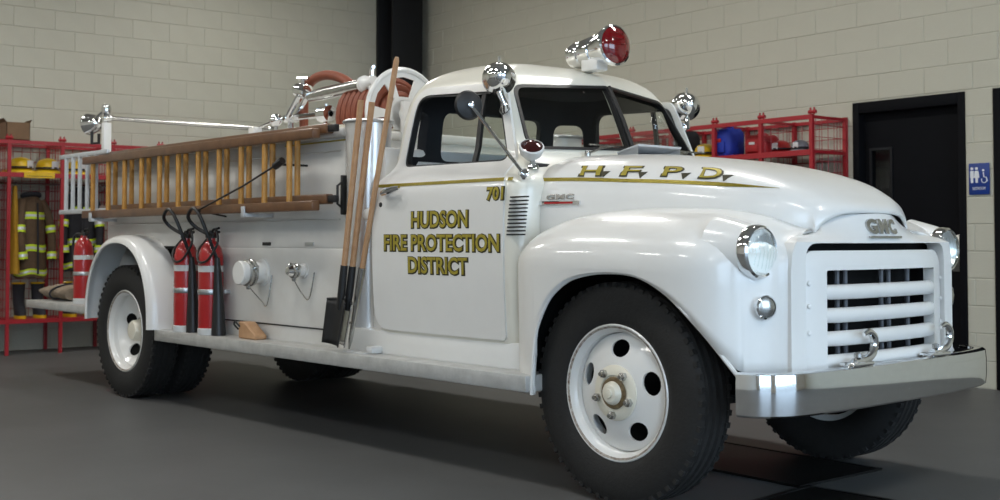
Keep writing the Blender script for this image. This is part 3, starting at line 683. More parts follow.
def wheel(cx, cy, sy, dish, detail=True, name='front_wheel'):
    """disc wheel: dish > 0 bulges out, < 0 is hollow"""
    c = (cx, cy, TR); b = nb()
    R0 = .268
    # rim with flange
    lathe(b, [(R0 + .010, .062), (R0 + .022, .086), (R0 + .014, .094), (R0, .088), (R0 - .006, .070), (R0 - .018, .060), (R0 - .022, -.05), (R0 + .022, -.086), (R0 + .016, -.06), (R0 + .004, .03)], c, (0, sy, 0), 56, close=True)
    w_ = link(name, b, 'white_paint', T, 40)
    # disc with five hand holes
    nh = 5; hole_r, hole_a, hole_t = .184, .037, .050; ph = math.radians(88)
    loop = [(.246 * math.cos(2 * PI * k / 60), .246 * math.sin(2 * PI * k / 60)) for k in range(60)]
    holes = []
    for k in range(nh):
        t = ph + 2 * PI * k / nh; holes.append([((hole_r + hole_a * math.cos(u)) * math.cos(t) - hole_t * math.sin(u) * math.sin(t), (hole_r + hole_a * math.cos(u)) * math.sin(t) + hole_t * math.sin(u) * math.cos(t)) for u in [2 * PI * j / 16 for j in range(16)]])
    hubh = [(.07 * math.cos(2 * PI * k / 24), .07 * math.sin(2 * PI * k / 24)) for k in range(24)]
    def fn(a, bb, t):
        r = math.hypot(a, bb); u = min(1, max(0, (r - .07) / .176)); f = .035 + dish * (1 - u * u) ** 1.0 if dish > 0 else .03 + dish * (1 - u ** 3)
        return (c[0] + a, c[1] + sy * (f - t), c[2] + bb)
    rr_ = [.1, .13, .2, .225]
    panel('wheel_disc', loop, holes + [hubh], fn, 'white_paint', w_, .010, cutsa=frange(-.24, .24, .04), cutsb=frange(-.24, .24, .04), smooth=40)
    d0 = .035 + dish if dish > 0 else .03 + dish
    b = nb()
    if dish > 0: lathe(b, [(.118, d0 - .03), (.116, d0 + .002), (.105, d0 + .010), (.075, d0 + .012), (.070, d0 + .006), (.052, d0 + .010), (.046, d0 + .03), (.036, d0 + .040), (.020, d0 + .042), (.018, d0 + .048), (0, d0 + .050)], c, (0, sy, 0), 32)
    else: lathe(b, [(.12, d0 - .02), (.115, d0 + .012), (.08, d0 + .02), (.072, d0 + .10), (.060, d0 + .115), (0, d0 + .12)], c, (0, sy, 0), 32)
    link('hub', b, ['cream_paint'], w_)
    for k in range(5):
        t = ph + 2 * PI * (k + .5) / 5; b = nb(); p = hub_pt(c, sy, .092, t, d0 + .008); lathe(b, [(.018, 0), (.018, .018), (.010, .022), (.010, .032), (0, .033)], p, (0, sy, 0), 6); link('lug_nut', b, 'dull_chrome', w_, 20)
    if detail:
        b = nb(); lathe(b, [(.068, -.001), (.064, .006), (.050, .008), (.046, .004)], (c[0], c[1] + sy * (d0 + .010), c[2]), (0, sy, 0), 24); link('grease_ring', b, 'grease', w_)
    b = nb(); lathe(b, [(R0 + .001, .0885), (R0 + .005, .092), (R0 + .009, .0945)], c, (0, sy, 0), 56); link('rust_line', b, 'rust', w_)
    b = nb(); lathe(b, [(.03, -.10), (.20, -.09), (.245, -.03), (.245, -.02), (.19, -.08), (.03, -.085)], c, (0, sy, 0), 28, close=True); link('brake_drum', b, 'chassis', w_)
    b = nb(); tire(b, c, sy, .215, TR, .272); link('tire', b, 'rubber', w_, 30)
    return w_
AX_R = -4.50
for sy in (-1, 1):
    wheel(.085, sy * .765, sy, .055)
    wheel(AX_R, sy * .835, sy, -.105, name='rear_wheel')
    c = (AX_R, sy * .575, TR); b = nb(); lathe(b, [(.05, -.05), (.25, -.05), (.27, -.09), (.28, -.06), (.28, .06), (.27, .09), (.25, .05), (.05, .05)], c, (0, sy, 0), 40, close=True); iw = link('inner_wheel', b, 'chassis', T)
    b = nb(); tire(b, c, sy, .215, TR, .272); link('tire', b, 'rubber', iw, 30)
# chassis
for sy in (-1, 1):
    b = nb(); box(b, -5.9, .66, sy * .40 - .03, sy * .40 + .03, .52, .70, .006); link('frame_rail', b, 'chassis', T, 30)
b = nb(); tube(b, [(.055, -.70, .46), (.055, -.45, .38), (.055, .45, .38), (.055, .70, .46)], .04, 8); link('front_axle', b, 'chassis', T)
b = nb(); tube(b, [(AX_R, -.8, TR), (AX_R, .8, TR)], .055, 10); lathe(b, [(0, -.19), (.10, -.16), (.17, -.05), (.17, .05), (.10, .16), (0, .19)], (AX_R, 0, TR), (1, 0, 0), 18); tube(b, [(AX_R + .15, 0, TR), (-1.5, 0, .55)], .04, 8); link('rear_axle', b, 'chassis', T)
b = nb(); box(b, -1.6, .5, -.34, .34, .42, 1.05, .05); link('engine', b, 'chassis', T)
b = nb(); box(b, -2.9, -1.9, .42, .80, .36, .56, .05); box(b, -3.0, -1.8, -.35, .35, .40, .75, .04); link('pump', b, 'chassis', T)
b = nb(); box(b, -5.0, .3, -.46, .46, .71, .76); link('floor_pan', b, 'chassis', T, 0)

# rear body
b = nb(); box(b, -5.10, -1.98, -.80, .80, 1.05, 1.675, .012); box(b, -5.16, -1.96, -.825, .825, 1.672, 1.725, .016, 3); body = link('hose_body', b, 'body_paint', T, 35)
for sy in (-1, 1):
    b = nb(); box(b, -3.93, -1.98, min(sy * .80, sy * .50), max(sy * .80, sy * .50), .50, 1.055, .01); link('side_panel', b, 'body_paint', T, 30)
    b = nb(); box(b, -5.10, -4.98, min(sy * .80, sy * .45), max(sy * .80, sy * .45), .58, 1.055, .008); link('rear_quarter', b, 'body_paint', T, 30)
    y = sy * .803
    for z in (1.215, 1.60): b = nb(); tube(b, [(-5.05, y, z), (-2.02, y, z)], .006, 6); link('bead', b, 'body_paint', T)
    b = nb(); box(b, -3.90, -2.0, min(y, y - sy * .01) - .002, max(y, y - sy * .01) + .002, .594, .602); link('seam', b, 'black_metal', T, 0)
    b = nb(); box(b, -2.60, -1.98, min(y, y - sy * .01), max(y, y - sy * .01) + .0, 1.652, 1.660); link('pinstripe', b, 'gold', T, 0)
    # rounded corner post between body and cab
    b = nb(); lathe(b, [(.0, .49), (.060, .49), (.075, .60), (.105, 1.2), (.128, 1.715), (.128, 1.74), (0, 1.74)], (-1.835, sy * .745, 0), (0, 0, 1), 32); cp = link('corner_post', b, 'bright_alu' if sy == -1 else 'body_paint', T, 40)
    b = nb(); tube(b, [(-1.835 + .132 * math.cos(t), sy * .745 + .132 * math.sin(t), 1.745) for t in [2 * PI * k / 28 for k in range(28)]], .011, 8, closed=True); link('rim', b, 'aluminium', cp)
    # sill under the door, running board
    b = nb(); box(b, -1.98, -.47, min(sy * .832, sy * .5), max(sy * .832, sy * .5), .50, .628, .012); link('sill', b, 'white_paint', T, 30)
    b = nb(); box(b, -3.96, -.345, min(sy * .795, sy * .965), max(sy * .795, sy * .965), .432, .506, .008); link('running_board', b, 'plate', T, 30)
    # rear fender
    cx, cz, A_, B_ = -4.47, .53, .55, .605; rr = []
    prof = [(0, .79), (.004, .88), (.002, .955), (-.010, .992), (-.030, 1.012), (-.052, 1.016), (-.058, 1.006), (-.050, .99), (-.03, .97), (-.022, .94), (-.018, .79)]
    for k in range(41):
        t = PI * k / 40
        for_ = []
        for o_, y_ in prof:
            x_ = cx + (A_ + o_) * math.copysign(abs(math.cos(t)) ** .88, math.cos(t)); z_ = cz + (B_ + o_) * math.sin(t) ** .88; for_.append((x_, sy * y_, z_))
        rr.append(for_)
    for dz, at in ((-.04, 0), (-.0, -1)):
        pass
    first = [(p[0], p[1], .505) for p in rr[0]]; rr = [first] + rr + [[(p[0], p[1], .56) for p in rr[-1]]] if False else [first] + rr
    b = nb(); loft(b, rr); link('rear_fender', b, 'white_paint', T, 45)
    b = nb(); box(b, -5.02, -3.93, sy * .46 - .01, sy * .46 + .01, .5, 1.06); box(b, -5.02, -3.93, min(sy * .46, sy * .80), max(sy * .46, sy * .80), 1.04, 1.06); link('wheel_house', b, 'chassis', T, 0)
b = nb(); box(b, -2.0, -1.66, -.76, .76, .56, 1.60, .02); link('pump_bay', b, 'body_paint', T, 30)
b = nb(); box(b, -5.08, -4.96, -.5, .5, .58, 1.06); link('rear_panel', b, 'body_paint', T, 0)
# tailboard
b = nb(); box(b, -6.30, -5.02, -.955, .955, .555, .615, .008); tb = link('tailboard', b, 'plate', T, 30)
for sy in (-1, 1): b = nb(); tube(b, [(-6.0, sy * .5, .56), (-5.1, sy * .42, .60)], .02, 8); link('tailboard_stay', b, 'chassis', T)
# hand rail across the rear
b = nb(); tube(b, [(-5.13, -.80, 2.02), (-5.13, .62, 2.02)], .017, 12); hr = link('hand_rail', b, 'dull_chrome', T)
for y in (-.80, .62):
    b = nb(); box(b, -5.155, -5.105, y - .03, y + .03, 1.70, 1.985, .006); link('rail_post', b, 'white_paint', hr, 30)
    b = nb(); lathe(b, [(0, -.035), (.026, -.03), (.03, 0), (.026, .03), (0, .035)], (-5.13, y, 2.02), (0, 1, 0), 16); tube(b, [(-5.13, y, 1.98), (-5.13, y, 2.02)], .018, 10); link('rail_socket', b, 'chrome', hr)
def spot(name, c, ax, r, parent=T, lens='reflector', body='chrome'):
    """bullet-shaped lamp, c = centre of the lens"""
    b = nb(); lathe(b, [(0, -r * 1.55), (r * .28, -r * 1.50), (r * .62, -r * 1.25), (r * .88, -r * .75), (r * .99, -r * .2), (r * 1.06, -r * .08), (r * 1.06, r * .06), (r * .95, r * .12)], c, ax, 28); o = link(name, b, body, parent, 40)
    b = nb(); lathe(b, [(r * .95, r * .10), (r * .7, r * .22), (r * .35, r * .30), (0, r * .32)], c, ax, 24); link('lens', b, lens, o)
    return o
p = hit(91, 124, 'y', -.84); sp = spot('work_lamp', p + Vector((-.03, 0, 0)), (-.93, -.30, -.05), .078)
b = nb(); tube(b, [(-5.13, -.80, 2.03), (-5.15, -.80, 2.085), p + Vector((.10, .02, .06)), p + Vector((.06, 0, .02))], .016, 8); lathe(b, [(0, -.04), (.03, -.034), (.038, 0), (.03, .034), (0, .04)], (-5.14, -.80, 2.085), (0, 0, 1), 14); link('lamp_bracket', b, 'chrome', sp)
b = nb(); tube(b, [p + Vector((.02, 0, -.06)), p + Vector((.02, 0, -.15)), p + Vector((.10, .02, -.15)), p + Vector((.10, .02, -.08))], .012, 8); link('lamp_guard', b, 'black_metal', sp)

# pump panel caps
def cap(x, z, r, L, big):
    b = nb(); lathe(b, [(r * 1.15, 0), (r * 1.15, .012), (r * .92, .016), (r * .92, L * .45)], (x, -.80, z), (0, -1, 0), 24); o = link('discharge_cap', b, 'white_paint', T, 40)
    b = nb(); lathe(b, [(r * .92, L * .42), (r * 1.12, L * .44), (r * 1.15, L * .52), (r * 1.05, L * .56), (r * 1.12, L * .62), (r * 1.12, L * .70), (r * .9, L * .74)], (x, -.80, z), (0, -1, 0), 24); link('collar', b, 'dull_chrome', o, 40)
    for k in range(3): b = nb(); t = 2 * PI * k / 3 + .4; q = Vector((x + r * 1.18 * math.cos(t), -.80 - L * .55, z + r * 1.18 * math.sin(t))); lathe(b, [(.012, -.015), (.014, 0), (.012, .015), (0, .018)], q, (math.cos(t), 0, math.sin(t)), 8); link('lug', b, 'dull_chrome', o)
    if big: b = nb(); lathe(b, [(r * .92, L * .72), (r * 1.0, L * .78), (r * 1.0, L * .96), (r * .92, L), (0, L)], (x, -.80, z), (0, -1, 0), 28); link('cap_face', b, 'white_paint', o, 40)
    else: b = nb(); lathe(b, [(r * .9, L * .72), (r * .6, L * .95), (0, L)], (x, -.80, z), (0, -1, 0), 20); link('cap_face', b, 'chrome', o, 40)
    b = nb(); tube(b, smooth_path([(x - .01, -.80 - L * .6, z - r), (x + .02, -.83, z - r - .09), (x + .09, -.825, z - r - .12), (x + .12, -.81, z - r * .2)], 5), .004, 6); link('chain', b, 'dull_chrome', o)
cap(-2.845, .905, .072, .17, True); cap(-2.385, .925, .038, .12, False)
for x in (-2.80, -2.33):
    b = nb(); box(b, x - .045, x + .045, -.807, -.795, 1.068, 1.088, .002); link('name_plate', b, 'black_metal' if x < -2.5 else 'aluminium', T, 0)
b = nb(); box(b, -1.99, -1.965, -.825, -.795, 1.24, 1.46, .006); tube(b, [(-1.978, -.82, 1.28), (-1.978, -.85, 1.30), (-1.978, -.85, 1.40), (-1.978, -.82, 1.42)], .007, 6); link('latch', b, 'black_metal', T)

# hose reel
b = nb(); rc = Vector((-2.02, -.36, 1.83))
def flange(x, r, name):
    lp = [(r * math.cos(2 * PI * k / 40), r * math.sin(2 * PI * k / 40)) for k in range(40)]; hs = []
    for k in range(6):
        t0 = 2 * PI * k / 6 + PI / 6; ri, ro, dt = r * .42, r * .84, .36
        hs.append([(ri * math.cos(t0 - dt), ri * math.sin(t0 - dt)), (ro * math.cos(t0 - dt), ro * math.sin(t0 - dt)), (ro * math.cos(t0), ro * math.sin(t0)), (ro * math.cos(t0 + dt), ro * math.sin(t0 + dt)), (ri * math.cos(t0 + dt), ri * math.sin(t0 + dt))])
    o = panel(name, lp, hs, lambda a, c_, t: (x - t, rc.y + a, rc.z + c_), 'white_paint', T, .012, smooth=40)
    q = nb(); tube(q, [(x, rc.y + r * math.cos(t), rc.z + r * math.sin(t)) for t in [2 * PI * k / 40 for k in range(40)]], .016, 8, closed=True); link('flange_rim', q, 'white_paint', o); return o
fl = flange(rc.x, .262, 'reel_flange'); flange(rc.x - .46, .13, 'reel_flange')
b = nb(); tube(b, [(rc.x - .54, rc.y, rc.z), (rc.x + .06, rc.y, rc.z)], .04, 12); tube(b, [(rc.x - .50, rc.y, rc.z), (rc.x, rc.y, rc.z)], .09, 20); link('reel_drum', b, 'white_paint', T)
for layer, r in enumerate((.12, .165, .205)):
    n_ = 8 - layer
    for k in range(n_):
        x = rc.x - .42 + layer * .026 + k * .052; q = nb(); tube(q, [(x + .02 * t / (2 * PI), rc.y + r * math.cos(t), rc.z + r * math.sin(t)) for t in [2 * PI * j / 26 for j in range(26)]], .0265, 8, closed=True); link('hose_turn', q, 'hose_rubber', T)
b = nb(); box(b, rc.x - .62, rc.x + .10, rc.y - .30, rc.y - .24, 1.72, 1.765, .006)
for x in (rc.x - .56, rc.x + .06): box(b, x - .02, x + .02, rc.y - .06, rc.y + .06, 1.70, 1.90, .006)
link('reel_stand', b, 'white_paint', T, 30)
# monitor (water cannon) and its hose
g = -.52
A0, A1 = hit(310, 97, 'y', g), hit(366, 84, 'y', g)
b = nb(); tube(b, [A0, A0.lerp(A1, .25), A0.lerp(A1, .95), A1], [.030, .040, .036, .036], 16); mon = link('water_monitor', b, 'dull_chrome', T)
b = nb(); q = hit(303, 91, 'y', g); lathe(b, [(0, -.06), (.045, -.055), (.05, 0), (.045, .055), (0, .06)], q, (1, 0, -.2), 16); tube(b, [q, q + Vector((0, 0, .08))], .016, 8); tube(b, [q + Vector((-.06, 0, .085)), q + Vector((.06, 0, .075))], .010, 8); link('valve', b, 'chrome', mon)
b = nb(); q2 = hit(291, 118, 'y', g); q2 = Vector((q2.x, q2.y, max(q2.z, 1.78)))
for dy in (-.03, .03): tube(b, [q + Vector((0, dy, -.03)), q2 + Vector((0, dy, 0))], .018, 10)
tube(b, [q2 + Vector((-.06, 0, 0)), q2 + Vector((.06, 0, -.01))], .026, 10); tube(b, [q2, Vector((q2.x, q2.y, 1.71))], .02, 10); link('monitor_strut', b, 'chrome', mon)
b = nb(); q3 = hit(326, 114, 'y', g); tube(b, [q2, q3], .020, 10); lathe(b, [(.02, -.05), (.05, -.045), (.05, .045), (.02, .05)], q3, (1, 0, 0), 14); tube(b, [q3 + Vector((0, 0, -.05)), q3 + Vector((0, 0, .06))], .012, 8); tube(b, [q3, Vector((q3.x, q3.y, 1.71))], .016, 8); link('feed_pipe', b, 'chrome', mon)
b = nb(); lathe(b, [(.040, -.03), (.052, -.025), (.052, .0), (.036, .02), (.032, .08), (0, .085)], A1, (1, 0, .15), 20); tube(b, [A1 + Vector((.06, 0, 0)), Vector((A1.x + .06, g, 1.71))], .022, 10); link('monitor_flange', b, 'white_paint', mon)
b = nb(); q4 = A1 + Vector((.06, 0, .0)); tube(b, [q4, q4 + Vector((0, 0, .085))], .014, 8); tube(b, [q4 + Vector((-.055, .03, .09)), q4 + Vector((.055, -.03, .085))], .010, 8); link('crank', b, 'chrome', mon)
g2 = -.46; b = nb(); hp = [hit(u, v, 'y', g2) for u, v in ((304, 97), (308, 86), (316, 78), (329, 75), (343, 79), (354, 88), (360, 100))]; tube(b, smooth_path(hp, 5), .030, 12); tube(b, [hp[0], Vector((hp[0].x, g2, 1.71))], .028, 10); link('booster_hose', b, 'hose_rubber', T)
b = nb(); q5 = hit(276, 120, 'y', -.60); lathe(b, [(0, -.042), (.024, -.036), (.040, -.014), (.042, 0), (.040, .014), (.024, .036), (0, .042)], q5, (0, 0, 1), 18); tube(b, [q5, Vector((q5.x, q5.y, 1.71))], .014, 8); q6 = hit(256, 129, 'y', -.66); q6.z = max(q6.z, 1.77); tube(b, [q5, q6], .008, 8); link('ball_fitting', b, 'chrome', T)
b = nb(); q7 = Vector((q6.x, q6.y, 1.72)); box(b, q7.x - .05, q7.x + .03, q7.y - .03, q7.y + .03, 1.71, 1.82, .01); link('rail_bracket', b, 'white_paint', T, 30)
b = nb(); box(b, -2.62, -2.02, -.80, -.30, 1.72, 1.745, .006); link('bed_shelf', b, 'cream_paint', T, 30)

# roof lamp
sc_ = Vector((-.705, 0, 2.112)); ax = Vector((.985, -.10, .06)).normalized(); b = nb()
lathe(b, [(0, -.345), (.035, -.34), (.062, -.32), (.075, -.27), (.070, -.235), (.066, -.23), (.076, -.20), (.080, -.13), (.074, -.125), (.088, -.06), (.102, -.02), (.108, 0), (.108, .014), (.098, .02)], sc_, ax, 36); rl = link('roof_beacon', b, 'chrome', T, 30)
b = nb(); lathe(b, [(.099, .014), (.085, .034), (.05, .048), (0, .054)], sc_, ax, 32); link('lens', b, 'red_lens', rl)
b = nb()
for k in range(5): z = .03 * (k - 2); tube(b, [sc_ + Vector((.055 - abs(k - 2) * .009, -.06, z)), sc_ + Vector((.06 - abs(k - 2) * .009, .03, z))], .002, 5)
link('lens_rib', b, 'red_lens', rl)
b = nb(); box(b, -.90, -.78, -.045, .045, 1.99, 2.055, .012); box(b, -.87, -.76, -.03, .03, 2.03, 2.075, .008); link('beacon_foot', b, 'white_paint', rl)
# spot lamps on the screen pillars, mirrors, cowl lamp
for sy in (-1, 1):
    c_ = Vector((-.775, -.735, 1.886)) if sy == -1 else Vector((-.80, .715, 1.862)); ax = Vector((-.72, .62, -.08)); sp = spot('spot_lamp', c_ + ax * .04, ax, .078)
    b = nb(); tube(b, [c_, c_ + Vector((.0, -sy * .0, -.07)), c_ + Vector((.02, -sy * .02, -.13)), Vector((-.80, sy * .67, 1.72))], .015, 10); tube(b, [c_, c_ + Vector((0, 0, .10))], .008, 6); link('lamp_bracket', b, 'chrome', sp)
    b = nb(); lathe(b, [(.026, -.012), (.028, 0), (.022, .02)], (-.80, sy * .675, 1.735), (.6, sy * .7, 0), 14); link('lamp_base', b, 'chrome', sp)
    if sy == 1: continue
    mc = Vector((-.69, sy * 1.0, 1.722)); foot = Vector((-.525, sy * .815, 1.412)); b = nb(); axm = Vector((-.93, -sy * .30, .0)).normalized()
    lathe(b, [(0, -.022), (.030, -.020), (.062, -.010), (.070, .003), (.066, .010), (0, .010)], mc, axm, 28); mr = link('mirror', b, 'black_metal', T, 40)
    b = nb(); lathe(b, [(.064, .011), (0, .0115)], mc, axm, 24); link('mirror_glass', b, 'reflector', mr)
    b = nb(); e = mc - axm * .02; tube(b, smooth_path([e, e.lerp(foot, .35) + Vector((.0, sy * .012, .015)), e.lerp(foot, .8), foot], 4), .0085, 8); lathe(b, [(.015, -.01), (.017, .0), (.015, .015), (0, .02)], e, -axm, 12); link('mirror_arm', b, 'chrome', mr)
    b = nb(); lathe(b, [(.030, 0), (.028, .010), (.014, .024), (.012, .03)], foot + Vector((0, -sy * .012, -.01)), (0, sy, .3), 14); link('mirror_foot', b, 'chrome', mr)
    if sy == -1:
        lc = Vector((-.585, -.70, 1.534)); ax = Vector((.50, -.36, .72)).normalized(); b = nb(); lathe(b, [(0, -.06), (.03, -.055), (.052, -.03), (.060, 0), (.060, .010), (.052, .014)], lc, ax, 28); cl = link('cowl_lamp', b, 'tag_white', T, 40)
        b = nb(); lathe(b, [(.053, .010), (.035, .020), (0, .026)], lc, ax, 24); link('lens', b, 'dark_lens', cl)
        b = nb(); tube(b, [lc - ax * .04, Vector((-.575, -.70, 1.46))], .014, 8); lathe(b, [(.03, 0), (.026, .015), (.014, .025)], (-.575, -.70, 1.435), (0, 0, 1), 14); link('lamp_bracket', b, 'chrome', cl)

# ------------------------------------------------------------------ things carried on the truck
def ladder(name, label, x0, x1, y, z0, z1, rungs, rail_m, rung_m, group=None, rw=.026, rh=.055, rr_=.017, tips=None):
    base = ((x0 + x1) / 2, y, z0); t = tthing(name, label, 'ladder', base, group)
    for z in (z0 + rh / 2, z1 - rh / 2):
        b = nb(); box(b, x0, x1, y - rw, y + rw, z - rh / 2, z + rh / 2, .007); link('rail', b, rail_m, t, 30, off=base)
        if tips:
            b = nb(); box(b, x1 - .02, x1 + .07, y - rw * .6, y + rw * .6, z - .02, z + .02, .006); link('rail_tip', b, tips, t, 30, off=base)
    for x in rungs:
        b = nb(); tube(b, [(x, y, z0 + rh * .5), (x, y, z1 - rh * .5)], rr_, 10); link('rung', b, rung_m, t, off=base)
    return t
RL = [-4.729 + k * .2695 for k in range(10)]
ladder('wooden_ladder', 'varnished wooden ladder slung outermost along the side of the fire engine', -5.14, -2.03, -.955, 1.262, 1.715, [RL[0] - .27] + RL, 'wood_rail', 'wood')
ladder('wooden_ladder', 'wooden ladder nested behind another ladder, black metal rail tips', -5.02, -2.02, -.872, 1.300, 1.745, [-4.80 + k * .272 for k in range(10)], 'wood_rail', 'wood', tips='black_metal')
ladder('metal_ladder', 'pale metal ladder jutting past the wooden ladders over the tailboard', -5.74, -4.85, -.905, 1.30, 1.765, [-5.62, -5.49, -5.36, -5.22, -5.06], 'alu_paint', 'alu_paint', rh=.035, rw=.012, rr_=.016)
# ladder brackets belong to the truck
for x in (-4.95, -2.75):
    b = nb(); box(b, x - .02, x + .02, -.995, -.795, 1.236, 1.260, .004); box(b, x - .02, x + .02, -.999, -.988, 1.236, 1.30, .004); link('ladder_bracket', b, 'alu_paint', T, 30)
b = nb(); tube(b, [(-3.30, -1.0, 1.285), (-2.75, -.995, 1.42), (-2.38, -.99, 1.53)], .006, 6); tube(b, [(-2.40, -.99, 1.52), (-2.33, -.985, 1.55)], .022, 8); tube(b, [(-2.38, -.985, 1.53), (-2.36, -.80, 1.53)], .007, 6); tube(b, [(-3.30, -1.0, 1.285), (-3.30, -.80, 1.25)], .006, 6); link('ladder_strap', b, 'black_metal', T)

def extinguisher(p, label, horn=True, h=.655, r=.077, group='red fire extinguishers on the fire engine'):
    t = tthing('fire_extinguisher', label, 'extinguisher', p, group)
    b = nb(); lathe(b, [(0, .012), (r * .9, .012), (r * .97, .03), (r, .05), (r, h * .70), (r * .97, h * .76), (r * .82, h * .83), (r * .5, h * .885), (r * .34, h * .90), (r * .34, h * .93), (0, h * .93)], (0, 0, 0), (0, 0, 1), 28); cy = link('cylinder', b, 'red_paint', t, 40)
    b = nb(); lathe(b, [(0, 0), (r * 1.01, 0), (r * 1.04, .01), (r * 1.04, .038), (r * .98, .042)], (0, 0, 0), (0, 0, 1), 28); link('foot_ring', b, 'tag_white', t, 40)
    b = nb(); lathe(b, [(r * 1.02, h * .60), (r * 1.02, h * .66)], (0, 0, 0), (0, 0, 1), 28); link('paper_label', b, 'tag_white', cy)
    b = nb(); lathe(b, [(r * 1.025, h * .385), (r * 1.05, h * .39), (r * 1.05, h * .43), (r * 1.025, h * .435)], (0, 0, 0), (0, 0, 1), 28); box(b, -r * 1.2, r * 1.2, r * .6, r * 1.25, h * .39, h * .43, .004); link('strap', b, 'aluminium', t, 40)
    b = nb(); box(b, -.05, .05, -.018, .018, h * .925, h * .965, .006); tube(b, [(-.03, 0, h * .94), (.10, 0, h * .985)], .009, 8); tube(b, [(-.02, 0, h * .95), (.03, 0, h * 1.01), (.10, 0, h * 1.02)], .008, 8); lathe(b, [(.016, h * .90), (.020, h * .97), (.012, h * 1.0), (0, h * 1.0)], (0, 0, 0), (0, 0, 1), 12); link('valve_handle', b, 'black_metal', t)
    if horn:
        b = nb(); hx = r + .038
        tube(b, smooth_path([(.02, -.03, h * .96), (-.05, -.09, h * 1.04), (-.05, -.135, h * 1.13), (.02, -.14, h * 1.21), (.10, -.135, h * 1.14), (hx + .01, -.09, h * .95), (hx, -.02, h * .72)], 6), .0115, 8)
        tube(b, [(hx, -.02, h * .74), (hx, -.015, h * .60), (hx, -.01, h * .35), (hx, -.005, .0)], [.016, .024, .032, .046], 16); link('discharge_horn', b, 'black_plastic', t)
        b = nb(); tube(b, smooth_path([(.05, 0, h * .95), (.12, -.03, h * 1.0), (.155, -.04, h * .88), (.10, -.075, h * .72), (.0, -.085, h * .70), (-.06, -.06, h * .80), (-.05, 0, h * .92)], 6), .008, 8); link('carry_loop', b, 'black_plastic', t)
    else:
        b = nb(); tube(b, smooth_path([(-.03, 0, h * .95), (-.09, -.04, h * .9), (-.085, -.04, h * .5), (-.075, -.03, h * .3)], 6), .010, 8); link('hose', b, 'black_plastic', t)
    return t
pA = hit(210.5, 329, 'y', -.885); pB = hit(185.5, 326, 'y', -.885)
extinguisher(Vector((pA.x, -.885, .507)), 'red fire extinguisher strapped on the running board beside the capped pump outlet')
extinguisher(Vector((pB.x, -.885, .507)), 'red fire extinguisher strapped on the running board against the rear fender')
extinguisher(Vector((-5.43, -.84, .616)), 'red fire extinguisher standing on the tailboard behind the rear wheel', horn=False, h=.56, r=.072)

def handle_tool(name, label, foot, top, r=.016):
    foot, top = Vector(foot), Vector(top); t = tthing(name, label, 'tool', foot, 'long-handled tools beside the cab'); return t, Vector((0, 0, 0)), top - foot
# square scoop shovel
def shovel(label, foot, top, sz=1.0, dark='black_metal'):
    t, a, d = handle_tool('shovel', label, foot, top); u = d.normalized(); L = d.length
    s0 = u * .235; b = nb(); tube(b, [u * .36, d], [.016, .0165], 12); link('handle', b, 'wood_handle', t)
    b = nb(); tube(b, [u * .20, u * .28, u * .44], [.014, .021, .020], 12); link('socket', b, 'black_metal', t)
    side = Vector((1, 0, 0)); side = (side - u * side.dot(u)).normalized(); nrm = u.cross(side).normalized()
    if nrm.y > 0: nrm = -nrm
    b = nb(); rr = []
    for k in range(9):
        v = k / 8; zz = .012 + v * .235; wd = .086 * sz * (1 - .10 * (1 - v)); row = []
        for j in range(11):
            h = -1 + j / 5; lift = .030 * abs(h) ** 3; row.append(u * zz + side * (wd * h) + nrm * (lift + .012 * (1 - v)) + u * (0 if v < 1 else .012 * (1 - h * h)))
        rr.append(row)
    loft(b, rr, closed=False); bl = link('blade', b, dark, t, 60); md = bl.modifiers.new('thickness', 'SOLIDIFY'); md.thickness = .004
    b = nb(); tube(b, [rr[-1][0], rr[-1][3], rr[-1][7], rr[-1][10]], .006, 6); link('blade_rim', b, 'black_metal', t)
    return t
shovel('black square-bladed shovel with wooden handle leaning by the cab, blade outermost', hit(336, 347, 'y', -.945), hit(361, 100, 'y', -.915))
shovel('wooden-handled shovel leaning by the cab, its blade behind the square black one', hit(343, 347, 'y', -.900), hit(372, 102, 'y', -.880), .82, 'dull_chrome')
t, a, d = handle_tool('pike_pole', 'long wooden pole rising above the cab roof line beside two shovels', hit(349, 349, 'y', -.865), hit(397, 57, 'y', -.90)); u = d.normalized()
b = nb(); tube(b, [u * .42, d - u * .02, d], [.0145, .0145, .009], 12); link('shaft', b, 'wood_handle', t)
b = nb(); tube(b, [u * .0, u * .05, u * .46], [.004, .012, .020], 10); tube(b, smooth_path([u * .16, u * .13 + Vector((-.05, -.012, 0)), u * .09 + Vector((-.06, -.014, 0)), u * .05 + Vector((-.04, -.01, 0))], 4), .007, 8); link('hook', b, 'dull_chrome', t)
# holders belong to the truck
b = nb(); box(b, -1.80, -1.62, -.93, -.87, .507, .512); box(b, -1.64, -1.58, -.90, -.83, .507, .545, .008); link('tool_foot', b, 'tag_white', T, 30)
b = nb(); box(b, -1.72, -1.66, -.868, -.82, 1.205, 1.27, .02); link('tool_clip', b, 'white_paint', T)
# wedge on the running board
t = tthing('wheel_chock', 'tan wooden wheel chock on the running board under the capped outlet', 'chock', (-2.86, -.86, .507))
b = nb(); vs = [[b.verts.new((x, y, z)) for x, z in ((-.10, 0), (.10, 0), (.10, .025), (-.03, .10), (-.10, .10))] for y in (-.04, .04)]
for k in range(5): b.faces.new((vs[0][k], vs[0][(k + 1) % 5], vs[1][(k + 1) % 5], vs[1][k]))
b.faces.new(vs[0]); b.faces.new(vs[1]); bmesh.ops.bevel(b, geom=b.edges[:], offset=.006, segments=1, affect='EDGES'); link('wedge', b, 'wood_handle', t, 0)
b = nb(); tube(b, smooth_path([(-.08, -.041, .07), (-.11, -.055, .10), (-.14, -.045, .08), (-.10, -.041, .055)], 4), .006, 6); link('rope_loop', b, 'black_metal', t)
